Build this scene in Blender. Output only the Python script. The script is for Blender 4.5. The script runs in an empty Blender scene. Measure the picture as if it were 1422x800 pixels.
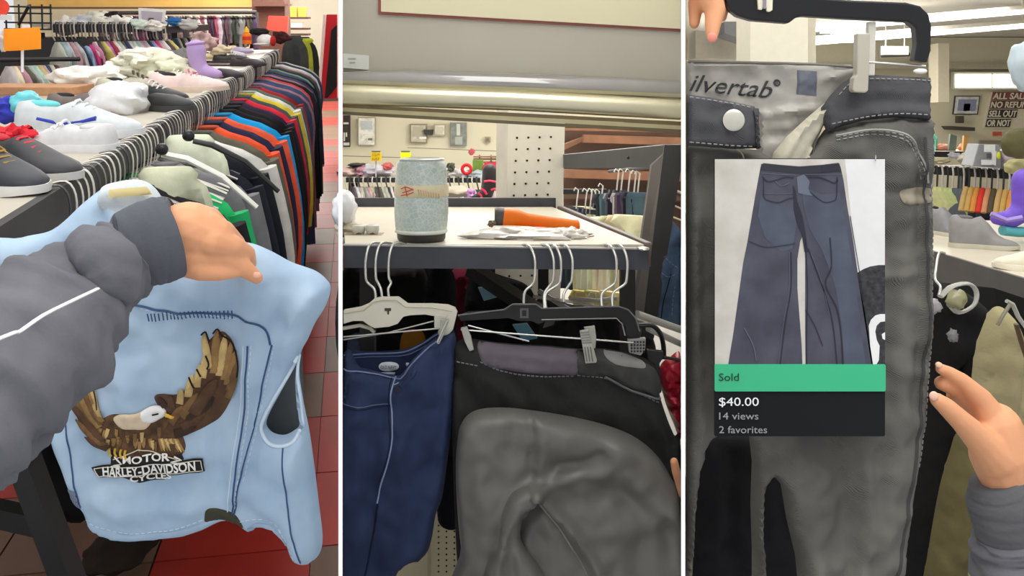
import bpy, bmesh, math, random
import numpy as np
from mathutils import Vector, Matrix, Euler, noise, geometry
random.seed(7)
D = bpy.data; SC = bpy.context.scene; COL = SC.collection

# ---------------------------------------------------------------- camera, world, lights, exposure
F = 1300.0; CX = 711.0; HZ = 170.0            # focal length / optical axis for a 1422x800 image
CAM = Vector((0, 0, 1.55))
cd = D.cameras.new('camera'); cam = D.objects.new('camera', cd); COL.objects.link(cam)
cam.location = CAM; cam.rotation_euler = (math.pi/2, 0, 0)
cd.sensor_width = 36; cd.lens = 36*F/1422; cd.shift_y = -(400-HZ)/1422.0
cd.clip_start = 0.05; cd.clip_end = 100
SC.camera = cam
w = D.worlds.new('world'); SC.world = w; w.use_nodes = True
w.node_tree.nodes['Background'].inputs[0].default_value = (0.95, 0.97, 1.0, 1)
w.node_tree.nodes['Background'].inputs[1].default_value = 0.75
SC.view_settings.view_transform = 'Standard'; SC.view_settings.look = 'None'
SC.view_settings.gamma = 1; SC.view_settings.exposure = 0.15
TILT = math.atan((HZ-5)/F)
RT = Matrix.Rotation(TILT, 4, 'X')
M = {1: Matrix.Translation(CAM) @ RT, 2: Matrix.Translation(CAM), 3: Matrix.Translation(CAM)}

def area(name, b, loc, sx, sy, power, col=(1, .98, .93)):
    l = D.lights.new(name, 'AREA'); l.shape = 'RECTANGLE'; l.size = sx; l.size_y = sy
    l.energy = power; l.color = col
    o = D.objects.new(name, l); COL.objects.link(o); o.matrix_world = M[b] @ Matrix.Translation(loc)
    return o
area('ceiling_light_front', 2, (0, 0.3, 1.15), 2.4, 1.2, 42)
area('ceiling_light_aisle', 1, (-1.1, 4.0, 1.2), 1.6, 5.0, 50)
area('ceiling_light_aisle_far', 1, (-2.4, 11.8, 1.2), 2.6, 5.0, 430)
area('ceiling_light_middle', 2, (0.1, 3.2, 1.2), 0.8, 3.0, 38)
area('ceiling_light_right', 3, (1.6, 3.5, 1.2), 1.4, 4.0, 45)
area('ceiling_light_back', 2, (2.0, 11.0, 1.2), 6.0, 5.0, 520)

# ---------------------------------------------------------------- geometry in bay space (camera at the origin, y into the bay)
def P(u, v, Y, b):
    d = Vector(((u-CX)/F, 1.0, (HZ-v)/F))
    if b == 1: d = RT.inverted().to_3x3() @ d
    return d*(Y/d.y)
def onz(u, v, z, b):
    d = P(u, v, 1.0, b); return d*(z/d.z)
def lin(c):
    c = c/255.0
    return c/12.92 if c <= .04045 else ((c+.055)/1.055)**2.4
def rgb(c): return (lin(c[0]), lin(c[1]), lin(c[2]), 1)

_mats = {}
def mat(key, col=(128,128,128), rough=.7, var=.12, scale=30, bump=.15, bscale=200, metal=0, emit=0, alpha=1, trans=0, col2=None, spec=.4, weave=False, coat=0, detail=4):
    if key in _mats: return _mats[key]
    m = D.materials.new(key); m.use_nodes = True; nt = m.node_tree; N = nt.nodes; L = nt.links
    p = N['Principled BSDF']
    p.inputs['Roughness'].default_value = rough; p.inputs['Metallic'].default_value = metal
    p.inputs['Specular IOR Level'].default_value = spec
    p.inputs['Coat Weight'].default_value = coat
    tc = N.new('ShaderNodeTexCoord')
    nz = N.new('ShaderNodeTexNoise'); nz.inputs['Scale'].default_value = scale; nz.inputs['Detail'].default_value = detail
    L.new(tc.outputs['Object'], nz.inputs['Vector'])
    rp = N.new('ShaderNodeValToRGB'); c = rgb(col); e = rp.color_ramp.elements
    e[0].position = .3; e[1].position = .7
    if col2: e[0].color = rgb(col2); e[1].color = c
    else:
        e[0].color = tuple(x*(1-var*1.3) for x in c[:3])+(1,); e[1].color = tuple(min(1, x*(1+var)) for x in c[:3])+(1,)
    L.new(nz.outputs['Fac'], rp.inputs['Fac']); L.new(rp.outputs['Color'], p.inputs['Base Color'])
    if bump:
        n2 = N.new('ShaderNodeTexNoise'); n2.inputs['Scale'].default_value = bscale; n2.inputs['Detail'].default_value = 2
        L.new(tc.outputs['Object'], n2.inputs['Vector'])
        src = n2.outputs['Fac']
        if weave:
            wv = N.new('ShaderNodeTexWave'); wv.inputs['Scale'].default_value = bscale*1.5; wv.inputs['Distortion'].default_value = 2
            wv.bands_direction = 'DIAGONAL'
            L.new(tc.outputs['Object'], wv.inputs['Vector'])
            mx = N.new('ShaderNodeMath'); mx.operation = 'ADD'; L.new(wv.outputs['Fac'], mx.inputs[0]); L.new(src, mx.inputs[1]); src = mx.outputs[0]
        bp = N.new('ShaderNodeBump'); bp.inputs['Strength'].default_value = bump; bp.inputs['Distance'].default_value = .002
        L.new(src, bp.inputs['Height']); L.new(bp.outputs['Normal'], p.inputs['Normal'])
    if emit:
        p.inputs['Emission Color'].default_value = rgb(col); p.inputs['Emission Strength'].default_value = emit
    if trans: p.inputs['Transmission Weight'].default_value = trans; p.inputs['IOR'].default_value = 1.2
    if alpha < 1: p.inputs['Alpha'].default_value = alpha
    _mats[key] = m; return m
def cloth(col, **k):
    return mat('cloth_%d_%d_%d' % tuple(col), col, rough=.9, spec=.2, var=k.pop('var', .14), scale=18, bump=.25, bscale=120, **k)
def plain(col, rough=.6, **k):
    return mat('plain_%d_%d_%d_%d' % (tuple(col)+(int(rough*100),)), col, rough=rough, var=k.pop('var', .05), bump=0, **k)

class G:
    def __init__(s): s.v = []; s.f = []
    def add(s, vs, fs):
        n = len(s.v); s.v += [Vector(x) for x in vs]; s.f += [tuple(i+n for i in f) for f in fs]; return s
    def box(s, c, size, rot=None):
        c = Vector(c); h = Vector(size)/2; vs = []
        for x in (-1, 1):
            for y in (-1, 1):
                for z in (-1, 1):
                    q = Vector((x*h.x, y*h.y, z*h.z))
                    if rot is not None: q = rot @ q
                    vs.append(c+q)
        return s.add(vs, [(0,1,3,2),(4,6,7,5),(0,4,5,1),(2,3,7,6),(0,2,6,4),(1,5,7,3)])
    def beam(s, p, q, w, h, up=Vector((0,0,1))):
        p = Vector(p); q = Vector(q); d = (q-p).normalized(); sd = d.cross(up).normalized(); u = sd.cross(d).normalized()
        vs = [a+sd*i*w/2+u*j*h/2 for a in (p, q) for i, j in ((-1,-1),(1,-1),(1,1),(-1,1))]
        return s.add(vs, [(3,2,1,0),(4,5,6,7),(0,1,5,4),(1,2,6,5),(2,3,7,6),(3,0,4,7)])
    def tube(s, pts, r, n=8, flat=1.0, closed=False):
        pts = [Vector(p) for p in pts]; m = len(pts); rr = r if isinstance(r, (list, tuple)) else [r]*m
        prev = None; rings = []
        for i, p in enumerate(pts):
            if closed: t = pts[(i+1) % m]-pts[i-1]
            else: t = pts[min(i+1, m-1)]-pts[max(i-1, 0)]
            t = t.normalized() if t.length > 1e-9 else Vector((0,0,1))
            if prev is None:
                a = Vector((0,0,1)) if abs(t.z) < .9 else Vector((1,0,0))
                x = t.cross(a).normalized()
            else:
                x = (prev - t*prev.dot(t)).normalized()
            prev = x; y = t.cross(x)
            rings.append([p+x*rr[i]*math.cos(2*math.pi*k/n)+y*rr[i]*flat*math.sin(2*math.pi*k/n) for k in range(n)])
        return s.loft(rings, caps=not closed, wrap=closed)
    def loft(s, rings, caps=True, wrap=False):
        n = len(rings[0]); m = len(rings); vs = [p for r in rings for p in r]; fs = []
        for i in range(m if wrap else m-1):
            j = (i+1) % m
            for k in range(n):
                fs.append((i*n+k, i*n+(k+1) % n, j*n+(k+1) % n, j*n+k))
        if caps: fs.append(tuple(range(n-1, -1, -1))); fs.append(tuple((m-1)*n+k for k in range(n)))
        return s.add(vs, fs)
    def prism(s, poly, off):
        off = Vector(off); n = len(poly); vs = [Vector(p) for p in poly]+[Vector(p)+off for p in poly]
        fs = [tuple(range(n-1, -1, -1)), tuple(range(n, 2*n))]+[(i, (i+1) % n, (i+1) % n+n, i+n) for i in range(n)]
        return s.add(vs, fs)
    def ball(s, c, size, rot=None, nz=0, seed=0, fr=2.0, n=14, m=9):
        c = Vector(c); sz = Vector(size) if not isinstance(size, (int, float)) else Vector((size,)*3)
        rings = []
        for i in range(1, m):
            th = math.pi*i/m; rings.append([])
            for k in range(n):
                ph = 2*math.pi*k/n
                q = Vector((math.sin(th)*math.cos(ph), math.sin(th)*math.sin(ph), math.cos(th)))
                if nz: q *= 1+nz*noise.noise(q*fr+Vector((seed*3.1, seed*1.7, 0)))
                q = Vector((q.x*sz.x, q.y*sz.y, q.z*sz.z))
                if rot is not None: q = rot @ q
                rings[-1].append(c+q)
        return s.loft(rings)

ORG = {}; LABELS = {}
ORD = ['first','second','third','fourth','fifth','sixth','seventh','eighth','ninth','tenth']+['%s' % q for q in ('eleventh','twelfth','thirteenth','fourteenth','fifteenth','sixteenth','seventeenth','eighteenth','nineteenth','twentieth')]
ORD += ['twenty-'+q for q in ORD[:9]]+['thirtieth']+['thirty-'+q for q in ORD[:9]]+['fortieth']+['forty-'+q for q in ORD[:9]]
def tag(o, label, cat, group=None, kind=None):
    if label: o['label'] = label; LABELS.setdefault(label, []).append(o)
    if cat: o['category'] = cat
    if group: o['group'] = group
    if kind: o['kind'] = kind
    return o
def thing(name, b, org, label, cat, group=None):
    o = D.objects.new(name, None); o.empty_display_size = .05; COL.objects.link(o)
    o.matrix_world = M[b] @ Matrix.Translation(org); ORG[o.name] = Vector(org); o['_b'] = b
    return tag(o, label, cat, group)
def mk(name, g, m, parent=None, b=1, smooth=True, label=None, cat=None, group=None, kind=None, bevel=0, sub=0, sharp=65, org=None):
    vs, fs = (g.v, g.f) if isinstance(g, G) else g
    if parent is not None: o0 = ORG[parent.name]
    elif org is not None: o0 = Vector(org)
    else:
        a = np.array([tuple(v) for v in vs]); o0 = Vector(((a[:,0].min()+a[:,0].max())/2, (a[:,1].min()+a[:,1].max())/2, a[:,2].min()))
    me = D.meshes.new(name); me.from_pydata([tuple(Vector(v)-o0) for v in vs], [], fs); me.validate()
    bm = bmesh.new(); bm.from_mesh(me); bmesh.ops.recalc_face_normals(bm, faces=bm.faces)
    if bevel: bmesh.ops.bevel(bm, geom=bm.edges[:]+bm.verts[:], offset=bevel, segments=2, affect='EDGES', profile=.6)
    if smooth:
        for f in bm.faces: f.smooth = True
        for e in bm.edges:
            if len(e.link_faces) == 2 and e.calc_face_angle(0) > math.radians(sharp): e.smooth = False
    bm.to_mesh(me); bm.free()
    me.materials.append(m)
    o = D.objects.new(name, me); COL.objects.link(o)
    if parent is not None: o.parent = parent
    else: o.matrix_world = M[b] @ Matrix.Translation(o0)
    ORG[o.name] = o0
    return tag(o, label, cat, group, kind)

def bake(g, mods):
    me = D.meshes.new('tmp'); me.from_pydata([tuple(v) for v in g.v], [], g.f)
    bm = bmesh.new(); bm.from_mesh(me); bmesh.ops.recalc_face_normals(bm, faces=bm.faces); bm.to_mesh(me); bm.free()
    o = D.objects.new('tmp', me); COL.objects.link(o)
    for t, kw in mods:
        md = o.modifiers.new(t, t)
        for k, val in kw.items(): setattr(md, k, val)
    dg = bpy.context.evaluated_depsgraph_get(); dg.update()
    m2 = D.meshes.new_from_object(o.evaluated_get(dg))
    out = G(); out.v = [v.co.copy() for v in m2.vertices]; out.f = [tuple(p.vertices) for p in m2.polygons]
    D.objects.remove(o); D.meshes.remove(me); D.meshes.remove(m2)
    return out
def flesh(chains, voxel=.002, it=6):
    """chains of (point, radius); tapered capsules fused into one continuous skin"""
    g = G()
    for ch in chains:
        for (p, r), (q, s_) in zip(ch[:-1], ch[1:]):
            p = Vector(p); q = Vector(q); d = (q-p)
            dn = d.normalized(); pts = []; rr = []
            for k in range(5):
                a = math.pi/2*(1-k/4); pts.append(p-dn*r*math.sin(a)); rr.append(max(r*math.cos(a), 1e-4))
            for k in range(5):
                a = math.pi/2*k/4; pts.append(q+dn*s_*math.sin(a)); rr.append(max(s_*math.cos(a), 1e-4))
            g.tube(pts, rr, 12)
    return bake(g, [('REMESH', dict(mode='VOXEL', voxel_size=voxel, adaptivity=0)), ('SMOOTH', dict(factor=.5, iterations=it))])

# ---------------------------------------------------------------- draped sheets of cloth with real thickness and folds
def catmull(pts, closed=True, n=6):
    out = []; m = len(pts)
    for i in range(m if closed else m-1):
        if closed: p = [pts[(i+k-1) % m] for k in range(4)]
        else: p = [pts[max(0, min(m-1, i+k-1))] for k in range(4)]
        for k in range(n):
            t = k/n
            out.append(tuple(.5*((2*p[1][j])+(-p[0][j]+p[2][j])*t+(2*p[0][j]-5*p[1][j]+4*p[2][j]-p[3][j])*t*t+(-p[0][j]+3*p[1][j]-3*p[2][j]+p[3][j])*t**3) for j in range(len(p[0]))))
    if not closed: out.append(tuple(pts[-1]))
    return out
def resample(pts, step, closed=True):
    pts = [np.array(p, float) for p in pts]; q = pts+[pts[0]] if closed else pts
    out = []
    for a, b in zip(q[:-1], q[1:]):
        n = max(1, int(round(np.linalg.norm(b[:2]-a[:2])/step)))
        for k in range(n): out.append(tuple(a+(b-a)*k/n))
    if not closed: out.append(tuple(q[-1]))
    return out
def segdist(X, poly, closed=True):
    A = np.array(poly)[:, :2]; B = np.roll(A, -1, 0)
    if not closed: A = A[:-1]; B = B[:-1]
    d = B-A; L2 = (d**2).sum(1)+1e-9; out = []
    for k in range(0, len(X), 1500):
        x = X[k:k+1500]; dx = x[:,None,0]-A[None,:,0]; dy = x[:,None,1]-A[None,:,1]
        t = np.minimum(np.maximum((dx*d[:,0]+dy*d[:,1])/L2, 0), 1)
        out.append(((dx-t*d[:,0])**2+(dy-t*d[:,1])**2).min(1))
    return np.sqrt(np.concatenate(out))
def inside(X, poly):
    A = np.array(poly)[:, :2]; B = np.roll(A, -1, 0); c = np.zeros(len(X), bool)
    for (x1,y1),(x2,y2) in zip(A, B):
        if y1 == y2: continue
        k = ((y1 > X[:,1]) != (y2 > X[:,1])) & (X[:,0] < (x2-x1)*(X[:,1]-y1)/(y2-y1)+x1); c ^= k
    return c
class Sheet:
    """solid cloth: outline, base surface, thickness, rounded rim r, fold ridges [(polyline, width, height)]"""
    def __init__(s, poly, base, thick=.01, r=10, folds=(), step=8, holes=(), amp=0, fr=.03, smooth=True, back=.5, seed=0):
        s.poly = resample(catmull(poly) if smooth else poly, step); s.base = base; s.thick = thick; s.r = r; s.back = back
        s.holes = [resample(catmull(h), step) for h in holes]; s.amp = amp; s.fr = fr; s.seed = seed; s.step = step
        s.folds = [(catmull(f[0], False, 4) if len(f[0]) > 2 else f[0], f[1], f[2]) for f in folds]
    def off(s, X):
        X = np.atleast_2d(np.array(X, float))[:, :2]
        d = segdist(X, s.poly)
        for h in s.holes: d = np.minimum(d, segdist(X, h))
        t = np.clip(d/s.r, 0, 1); prof = np.sqrt(np.clip(1-(1-t)**2, 0, 1)); s._t = prof
        o = s.thick*prof
        for pl, wd, h in s.folds:
            fd = segdist(X, pl, False); o = o+h*np.exp(-(fd/wd)**2)*np.clip(d/(s.r*.6), 0, 1)
        if s.amp:
            nn = np.array([noise.noise(Vector((x*s.fr, y*s.fr, s.seed)))+.5*noise.noise(Vector((x*s.fr*2.3, y*s.fr*2.3, s.seed+5))) for x, y in X])
            o = o+s.amp*nn*np.clip(t, 0, 1)
        return o
    def at(s, u, v, lift=0.0):
        return s.base(u, v)+Vector((0, -1, 0))*(float(s.off([(u, v)])[0])+lift)
    def geo(s):
        st = s.step; A = np.array(s.poly); x0, y0 = A.min(0)[:2]; x1, y1 = A.max(0)[:2]
        pts = []; j = 0; y = y0+st*.5
        while y < y1:
            x = x0+(st*.5 if j % 2 else st)
            while x < x1: pts.append((x, y)); x += st
            y += st*.87; j += 1
        bd = list(s.poly); edges = [(i, (i+1) % len(bd)) for i in range(len(bd))]
        for h in s.holes:
            n0 = len(bd); bd += h; edges += [(n0+i, n0+(i+1) % len(h)) for i in range(len(h))]
        if pts:
            X = np.array(pts); k = inside(X, s.poly); d = segdist(X, s.poly)
            for h in s.holes: k &= ~inside(X, h); d = np.minimum(d, segdist(X, h))
            X = X[k & (d > st*.45)]
        else: X = np.zeros((0, 2))
        allp = [Vector((p[0], p[1])) for p in bd]+[Vector((p[0], p[1])) for p in X]
        r = geometry.delaunay_2d_cdt(allp, edges, [], 0, 1e-4)
        V = np.array([(p.x, p.y) for p in r[0]]); T = [tuple(f) for f in r[2]]
        C = np.array([V[list(f)].mean(0) for f in T]); k = inside(C, s.poly)
        for h in s.holes: k &= ~inside(C, h)
        T = [f for f, ok in zip(T, k) if ok]
        o = s.off(V); tt = s._t; g = G(); n = len(V)
        base = [s.base(x, y) for x, y in V]
        fr = [b_+Vector((0, -1, 0))*(float(q)+.0003) for b_, q in zip(base, o)]
        bk = [b_+Vector((0, 1, 0))*(s.back*s.thick*float(q)+.0003) for b_, q in zip(base, tt)]
        ec = {}
        for f in T:
            for i in range(3):
                e = (f[i], f[(i+1) % 3]); ec[e] = ec.get(e, 0)+1
        rim = [e for e in ec if (e[1], e[0]) not in ec]
        g.add(fr+bk, T+[tuple(i+n for i in reversed(f)) for f in T]+[(e[1], e[0], e[0]+n, e[1]+n) for e in rim])
        return g
    def line(s, pts, r=.0008, lift=.0006, n=5, step=6, smooth=True):
        q = resample(catmull(pts, False) if smooth and len(pts) > 2 else pts, step, False)
        off = s.off([p[:2] for p in q])
        return G().tube([s.base(p[0], p[1])+Vector((0, -1, 0))*(float(o)+lift) for p, o in zip(q, off)], r, n)
    def dashes(s, g, pts, r=.0006, dash=5, gap=3, lift=.0006):
        q = resample(catmull(pts, False) if len(pts) > 2 else pts, 1.0, False); i = 0
        while i+dash < len(q):
            a = q[i]; b = q[i+dash]; oa, ob = s.off([a[:2], b[:2]])
            g.tube([s.base(a[0], a[1])-Vector((0, float(oa)+lift, 0)), s.base(b[0], b[1])-Vector((0, float(ob)+lift, 0))], r, 4); i += dash+gap
        return g
    def patch(s, poly, thick=.001, r=3, step=5, lift=.0004, smooth=True, **k):
        """a piece sewn or printed on this sheet, following its folds"""
        par = s
        class _B:
            pass
        def base(u, v): return par.at(u, v, lift)
        return Sheet(poly, base, thick, r, step=step, smooth=smooth, back=.2, **k)
    def text(s, txt, u0, v0, u1, v1, hpx, lift=.0012, shear=0, bold=0, squeeze=1.0, thick=.0006):
        vs, fs, w = glyphs(txt, shear, bold); L = math.hypot(u1-u0, v1-v0); dx, dy = (u1-u0)/L, (v1-v0)/L
        sx = L/w; q = [(u0+x*sx*dx+y*hpx*dy, v0+x*sx*dy-y*hpx*dx) for x, y in vs]
        off = s.off(q); g = G(); n = len(q)
        a = [s.base(x, y)-Vector((0, float(o)+lift+thick, 0)) for (x, y), o in zip(q, off)]
        bq = [p+Vector((0, thick, 0)) for p in a]
        return solidify2(g, a, bq, fs)
def solidify2(g, a, b, fs):
    n = len(a); ec = set()
    for f in fs:
        for i in range(len(f)): ec.add((f[i], f[(i+1) % len(f)]))
    rim = [e for e in ec if (e[1], e[0]) not in ec]
    return g.add(a+b, [tuple(f) for f in fs]+[tuple(i+n for i in reversed(f)) for f in fs]+[(e[1], e[0], e[0]+n, e[1]+n) for e in rim])
_gl = {}
def glyphs(txt, shear=0, bold=0):
    k = (txt, shear, bold)
    if k in _gl: return _gl[k]
    c = D.curves.new('t', 'FONT'); c.body = txt; c.size = 1; c.shear = shear; c.offset = bold; c.resolution_u = 3
    o = D.objects.new('t', c); COL.objects.link(o)
    dg = bpy.context.evaluated_depsgraph_get(); dg.update()
    me = D.meshes.new_from_object(o.evaluated_get(dg))
    vs = [(v.co.x, v.co.y) for v in me.vertices]; fs = [tuple(p.vertices) for p in me.polygons]
    D.objects.remove(o); D.curves.remove(c); D.meshes.remove(me)
    x0 = min(v[0] for v in vs); x1 = max(v[0] for v in vs); y0 = 0; vs = [(x-x0, (y-y0)/.7) for x, y in vs]
    _gl[k] = (vs, fs, x1-x0); return _gl[k]
def flattext(txt, o, rt, up, width, height, shear=0, bold=0, thick=.0006, nrm=Vector((0,-1,0))):
    vs, fs, w = glyphs(txt, shear, bold); o = Vector(o)
    a = [o+rt*(x/w*width)+up*(y*height)+nrm*thick for x, y in vs]; b = [p-nrm*thick for p in a]
    return solidify2(G(), a, b, fs)
def flat_base(b, Y): return lambda u, v: P(u, v, Y, b)

# ---------------------------------------------------------------- builders of repeated things
def garment_geo(top, w, hw, L, t, seed=0, neck=.05, hemw=1.0, sl=.09):
    w = Vector(w).normalized(); n = w.cross(Vector((0,0,1))); rings = []
    rows = [(-.03, neck, .5), (-.04-sl*.1, max(neck*1.3, hw*.38), .8), (-.04-sl*.3, hw*.62, 1), (-.04-sl*.6, hw*.82, 1.2), (-.04-sl*1.0, hw*.95, 1.2), (-.04-sl*1.6, hw*1.02, 1.3), (-.04-sl*2.4, hw*1.04, 1.4), (-L*.5, hw*1.0, 1.5), (-L*.8, hw*1.02*hemw, 1.4), (-L, hw*1.03*hemw, 1.2)]
    for i, (z, a, tt) in enumerate(rows):
        r = []
        for k in range(12):
            an = 2*math.pi*k/12; c = math.cos(an)
            wv = .35*t*math.sin(c*6+seed+z*9)*(1 if i > 3 else 0)
            r.append(Vector(top)+w*(a*c)+n*(t*tt*math.sin(an)*.5+wv)+Vector((0,0,z+(.01*math.sin(c*4+seed) if i == 9 else 0))))
        rings.append(r)
    return G().loft(rings)
def sleeve_geo(top, w, hw, side, t, seed=0, Ls=.5, sl=.09):
    w = Vector(w).normalized(); n = w.cross(Vector((0,0,1))); pts = []; rr = []
    for k in range(6):
        f = k/5; pts.append(Vector(top)+w*side*(hw*.88+.05*math.sin(f*2.2))+n*(.006*math.sin(seed+f*5))+Vector((0,0,-.045-sl*.8-Ls*f))); rr.append(t*(1.15-.35*f))
    g = G().tube(pts, rr, 8, .8); return g
def hook_geo(top, w, depth=.05, r=.0017, fwd=None, inn=.02):
    """wire hook: up from the hanger neck, over the board at its top"""
    w = Vector(w).normalized(); t = Vector(top)
    pts = [t+Vector((0,0,-.03)), t+Vector((0,0,0)), t+Vector((0,0,depth*.6)), t-w*.002+Vector((0,0,depth*.9)), t-w*.008+Vector((0,0,depth+.004)), t-w*(inn*.8)+Vector((0,0,depth+.007)), t-w*(inn+.01)+Vector((0,0,depth+.001))]
    return G().tube([Vector(p) for p in catmull([tuple(p) for p in pts], False, 2)], r, 5)
def bar_geo(top, w, hw, r=.004, sl=.085):
    w = Vector(w).normalized(); t = Vector(top)
    pts = [t-w*hw+Vector((0,0,-.03-sl*.75)), t-w*hw*.5+Vector((0,0,-.03-sl*.25)), t+Vector((0,0,-.028)), t+w*hw*.5+Vector((0,0,-.03-sl*.25)), t+w*hw+Vector((0,0,-.03-sl*.75))]
    return G().tube(pts, [r, r*1.4, r*1.6, r*1.4, r], 6, .6)

def shoe(b, pos, yaw, L, upper, sole, lab, name='sneaker', cat='shoe', group=None, high=0, laces=(240,240,240), stripe=None, lining=(40,40,45), roll=0, pitch=0, wid=.36, heel=0, lift=0):
    R = (Matrix.Rotation(yaw, 4, 'Z') @ Matrix.Rotation(pitch, 4, 'Y') @ Matrix.Rotation(roll, 4, 'X')).to_3x3()
    pos = Vector(pos)+Vector((0,0,lift)); t = thing(name, b, pos, lab, cat, group)
    X = lambda x, y, z: pos+R @ Vector((x*L, y*L, z*L))
    ks = [0, .04, .12, .22, .34, .46, .58, .7, .8, .9, .96, 1.0]
    wd = [.05, .105, .125, .125, .115, .12, .145, .16, .155, .125, .08, .03]
    hp = [.2, .29, .3, .27, .25, .29, .25, .2, .165, .14, .115, .08]
    hl = [heel*max(0, 1-k*2.2) for k in ks]
    rings = []; sr = []
    for x, wq, h, e in zip(ks, wd, hp, hl):
        wq *= wid/.36; sole_h = .075
        hh = h+e+(high if x < .5 else high*max(0, (.72-x)/.22) if x < .72 else 0)
        arch = [(-1, sole_h*.8+e), (-1.0, .35), (-.82, .75), (-.45, .97), (0, 1), (.45, .97), (.82, .75), (1.0, .35), (1, sole_h*.8+e)]
        rr = []
        for a, z in arch:
            zz = sole_h*.8+e if z < .3 and abs(a) == 1 and z == sole_h*.8+e else sole_h*.8+e+(hh-e-sole_h*.8)*z
            rr.append(X(x-.5, a*wq, zz))
        rr.append(X(x-.5, 0, sole_h*.6+e)); rings.append(rr)
        tl = .02*max(0, (x-.8)/.2)
        sr.append([X(x-.5+(.012 if x == 1 else -.012 if x == 0 else 0), a*wq*1.1, z) for a, z in ((-1, tl), (1, tl), (1.02, sole_h*.5+e*.5+tl), (.98, sole_h+e), (-.98, sole_h+e), (-1.02, sole_h*.5+e*.5+tl))])
    mk('upper', G().loft(rings), mat('shoe_%d_%d_%d' % tuple(upper), upper, rough=.55, var=.1, scale=25, bump=.15, bscale=90), t)
    mk('sole', G().loft(sr), plain(sole, .5), t)
    z0 = .28+high
    mk('lining', G().ball(X(-.3, 0, z0-.02), (.155*L, .075*L, .04*L), R), plain(lining, .9), t)
    if laces:
        for k in range(4):
            x = -.01+k*.06; h = .285-k*.032
            mk('lace', G().tube([X(x, -.085, h-.03), X(x+.01, -.04, h+.012), X(x, .04, h+.012), X(x+.01, .085, h-.03)], .008*L*1.5, 5), plain(laces, .8), t)
    if stripe:
        for sd in (-1, 1):
            mk('stripe', G().tube([X(-.28, sd*.122, .16), X(-.1, sd*.118, .12), X(.1, sd*.15, .14), X(.2, sd*.15, .17)], .02*L, 6), plain(stripe, .5), t)
    return t
def lump(b, name, c, size, m, lab, cat, group=None, nz=.5, seed=0, yaw=0, fr=2.2, parts=None):
    R = Matrix.Rotation(yaw, 3, 'Z'); g = G().ball(c, size, R, nz, seed, fr, 26, 16)
    g2 = G(); g2.v = g.v; g2.f = g.f
    return mk(name, g, m, b=b, label=lab, cat=cat, group=group, sharp=70)
# ================================================================ ROOM SHELL
WHITE = mat('white_paint', (250,250,250), rough=.5, var=.01, bump=0)
def divider(name, u, side):
    x = (u-CX)/F; d = Vector((x, 1, 0)).normalized(); n = Vector((-d.y, d.x, 0))*(.00127)
    a, bq = d*.602, d*16.3; z0, z1 = -1.55, 3.2
    g = G().add([a-n+Vector((0,0,z0)), a+n+Vector((0,0,z0)), bq+n+Vector((0,0,z0)), bq-n+Vector((0,0,z0)), a-n+Vector((0,0,z1)), a+n+Vector((0,0,z1)), bq+n+Vector((0,0,z1)), bq-n+Vector((0,0,z1))],
        [(0,3,2,1),(4,5,6,7),(0,1,5,4),(1,2,6,5),(2,3,7,6),(3,0,4,7)])
    mk(name, g, WHITE, b=2, smooth=False, kind='structure')
divider('wall_divider_left', 472.8, -1); divider('wall_divider_right', 948.7, 1)

# ================================================================ BAY 1: aisle rack, denim jacket, arm
A1 = Vector((-.17, 1, 0)).normalized(); PP = Vector((A1.y, -A1.x, 0))
def R1(s, p, z): return A1*s+PP*p+Vector((0,0,z))
TZ = -.32
def on1(u, v, z=TZ): return onz(u, v, z, 1)
# floor of big waxed tiles
tile_m = {0: mat('red_tile', (164,44,34), rough=.42, var=.14, scale=3, bump=.05, bscale=8, spec=.3),
          1: mat('brown_tile', (112,84,66), rough=.42, var=.14, scale=3, bump=.05, bscale=8, spec=.3)}
fl = mk('floor', G().add([R1(1,-4.5,-1.512), R1(1,-.018,-1.512), R1(15.4,-.215,-1.512), R1(15.4,-4.5,-1.512), R1(1,-4.5,-1.55), R1(1,-.018,-1.55), R1(15.4,-.215,-1.55), R1(15.4,-4.5,-1.55)],
    [(0,1,2,3),(7,6,5,4),(0,4,5,1),(1,5,6,2),(2,6,7,3),(3,7,4,0)]), plain((40,28,24), .8), b=1, smooth=False, kind='structure')
_tm = {}
for j in range(-3, 27):
    for i in range(-6, 2):
        k = 1 if random.random() < (.3 if i < 0 else .16) else 0
        if (i, j) in ((0,0),(-1,-2),(0,6),(0,9)): k = 1
        if (i, j) in ((0,-1),(0,1),(0,2),(0,3),(-1,-1),(0,-2),(0,-3),(-1,0)): k = 0
        if k not in _tm:
            tb = G().box((0,0,0), (.414,.414,.014)); bm = bmesh.new(); me = D.meshes.new('tile'); me.from_pydata(tb.v, [], tb.f); bm.from_mesh(me)
            bmesh.ops.recalc_face_normals(bm, faces=bm.faces); bmesh.ops.bevel(bm, geom=bm.edges[:], offset=.002, segments=1); bm.to_mesh(me); bm.free(); me.materials.append(tile_m[k]); _tm[k] = me
        o = D.objects.new('tile', _tm[k]); COL.objects.link(o); o.parent = fl
        c = R1(3.54+.42*j, -.35+.42*i, -1.505+random.uniform(-.0005,.0005)); edge_ = i == 1
        if edge_: c = R1(3.54+.42*j, -.0135*(3.54+.42*j)-.004-.5*max(.02, .14-.0135*(3.54+.42*j)), -1.505)
        o.matrix_local = Matrix.Translation(c-ORG[fl.name]) @ Matrix.Rotation(math.atan2(A1.y, A1.x)-math.pi/2, 4, 'Z') @ (Matrix.Diagonal((max(.02, .14-.0135*(3.54+.42*j)-.006)/.414, 1, 1, 1)) if edge_ else Matrix.Identity(4))
        o['label'] = 'red floor tile' if k == 0 else 'brown floor tile'
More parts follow.
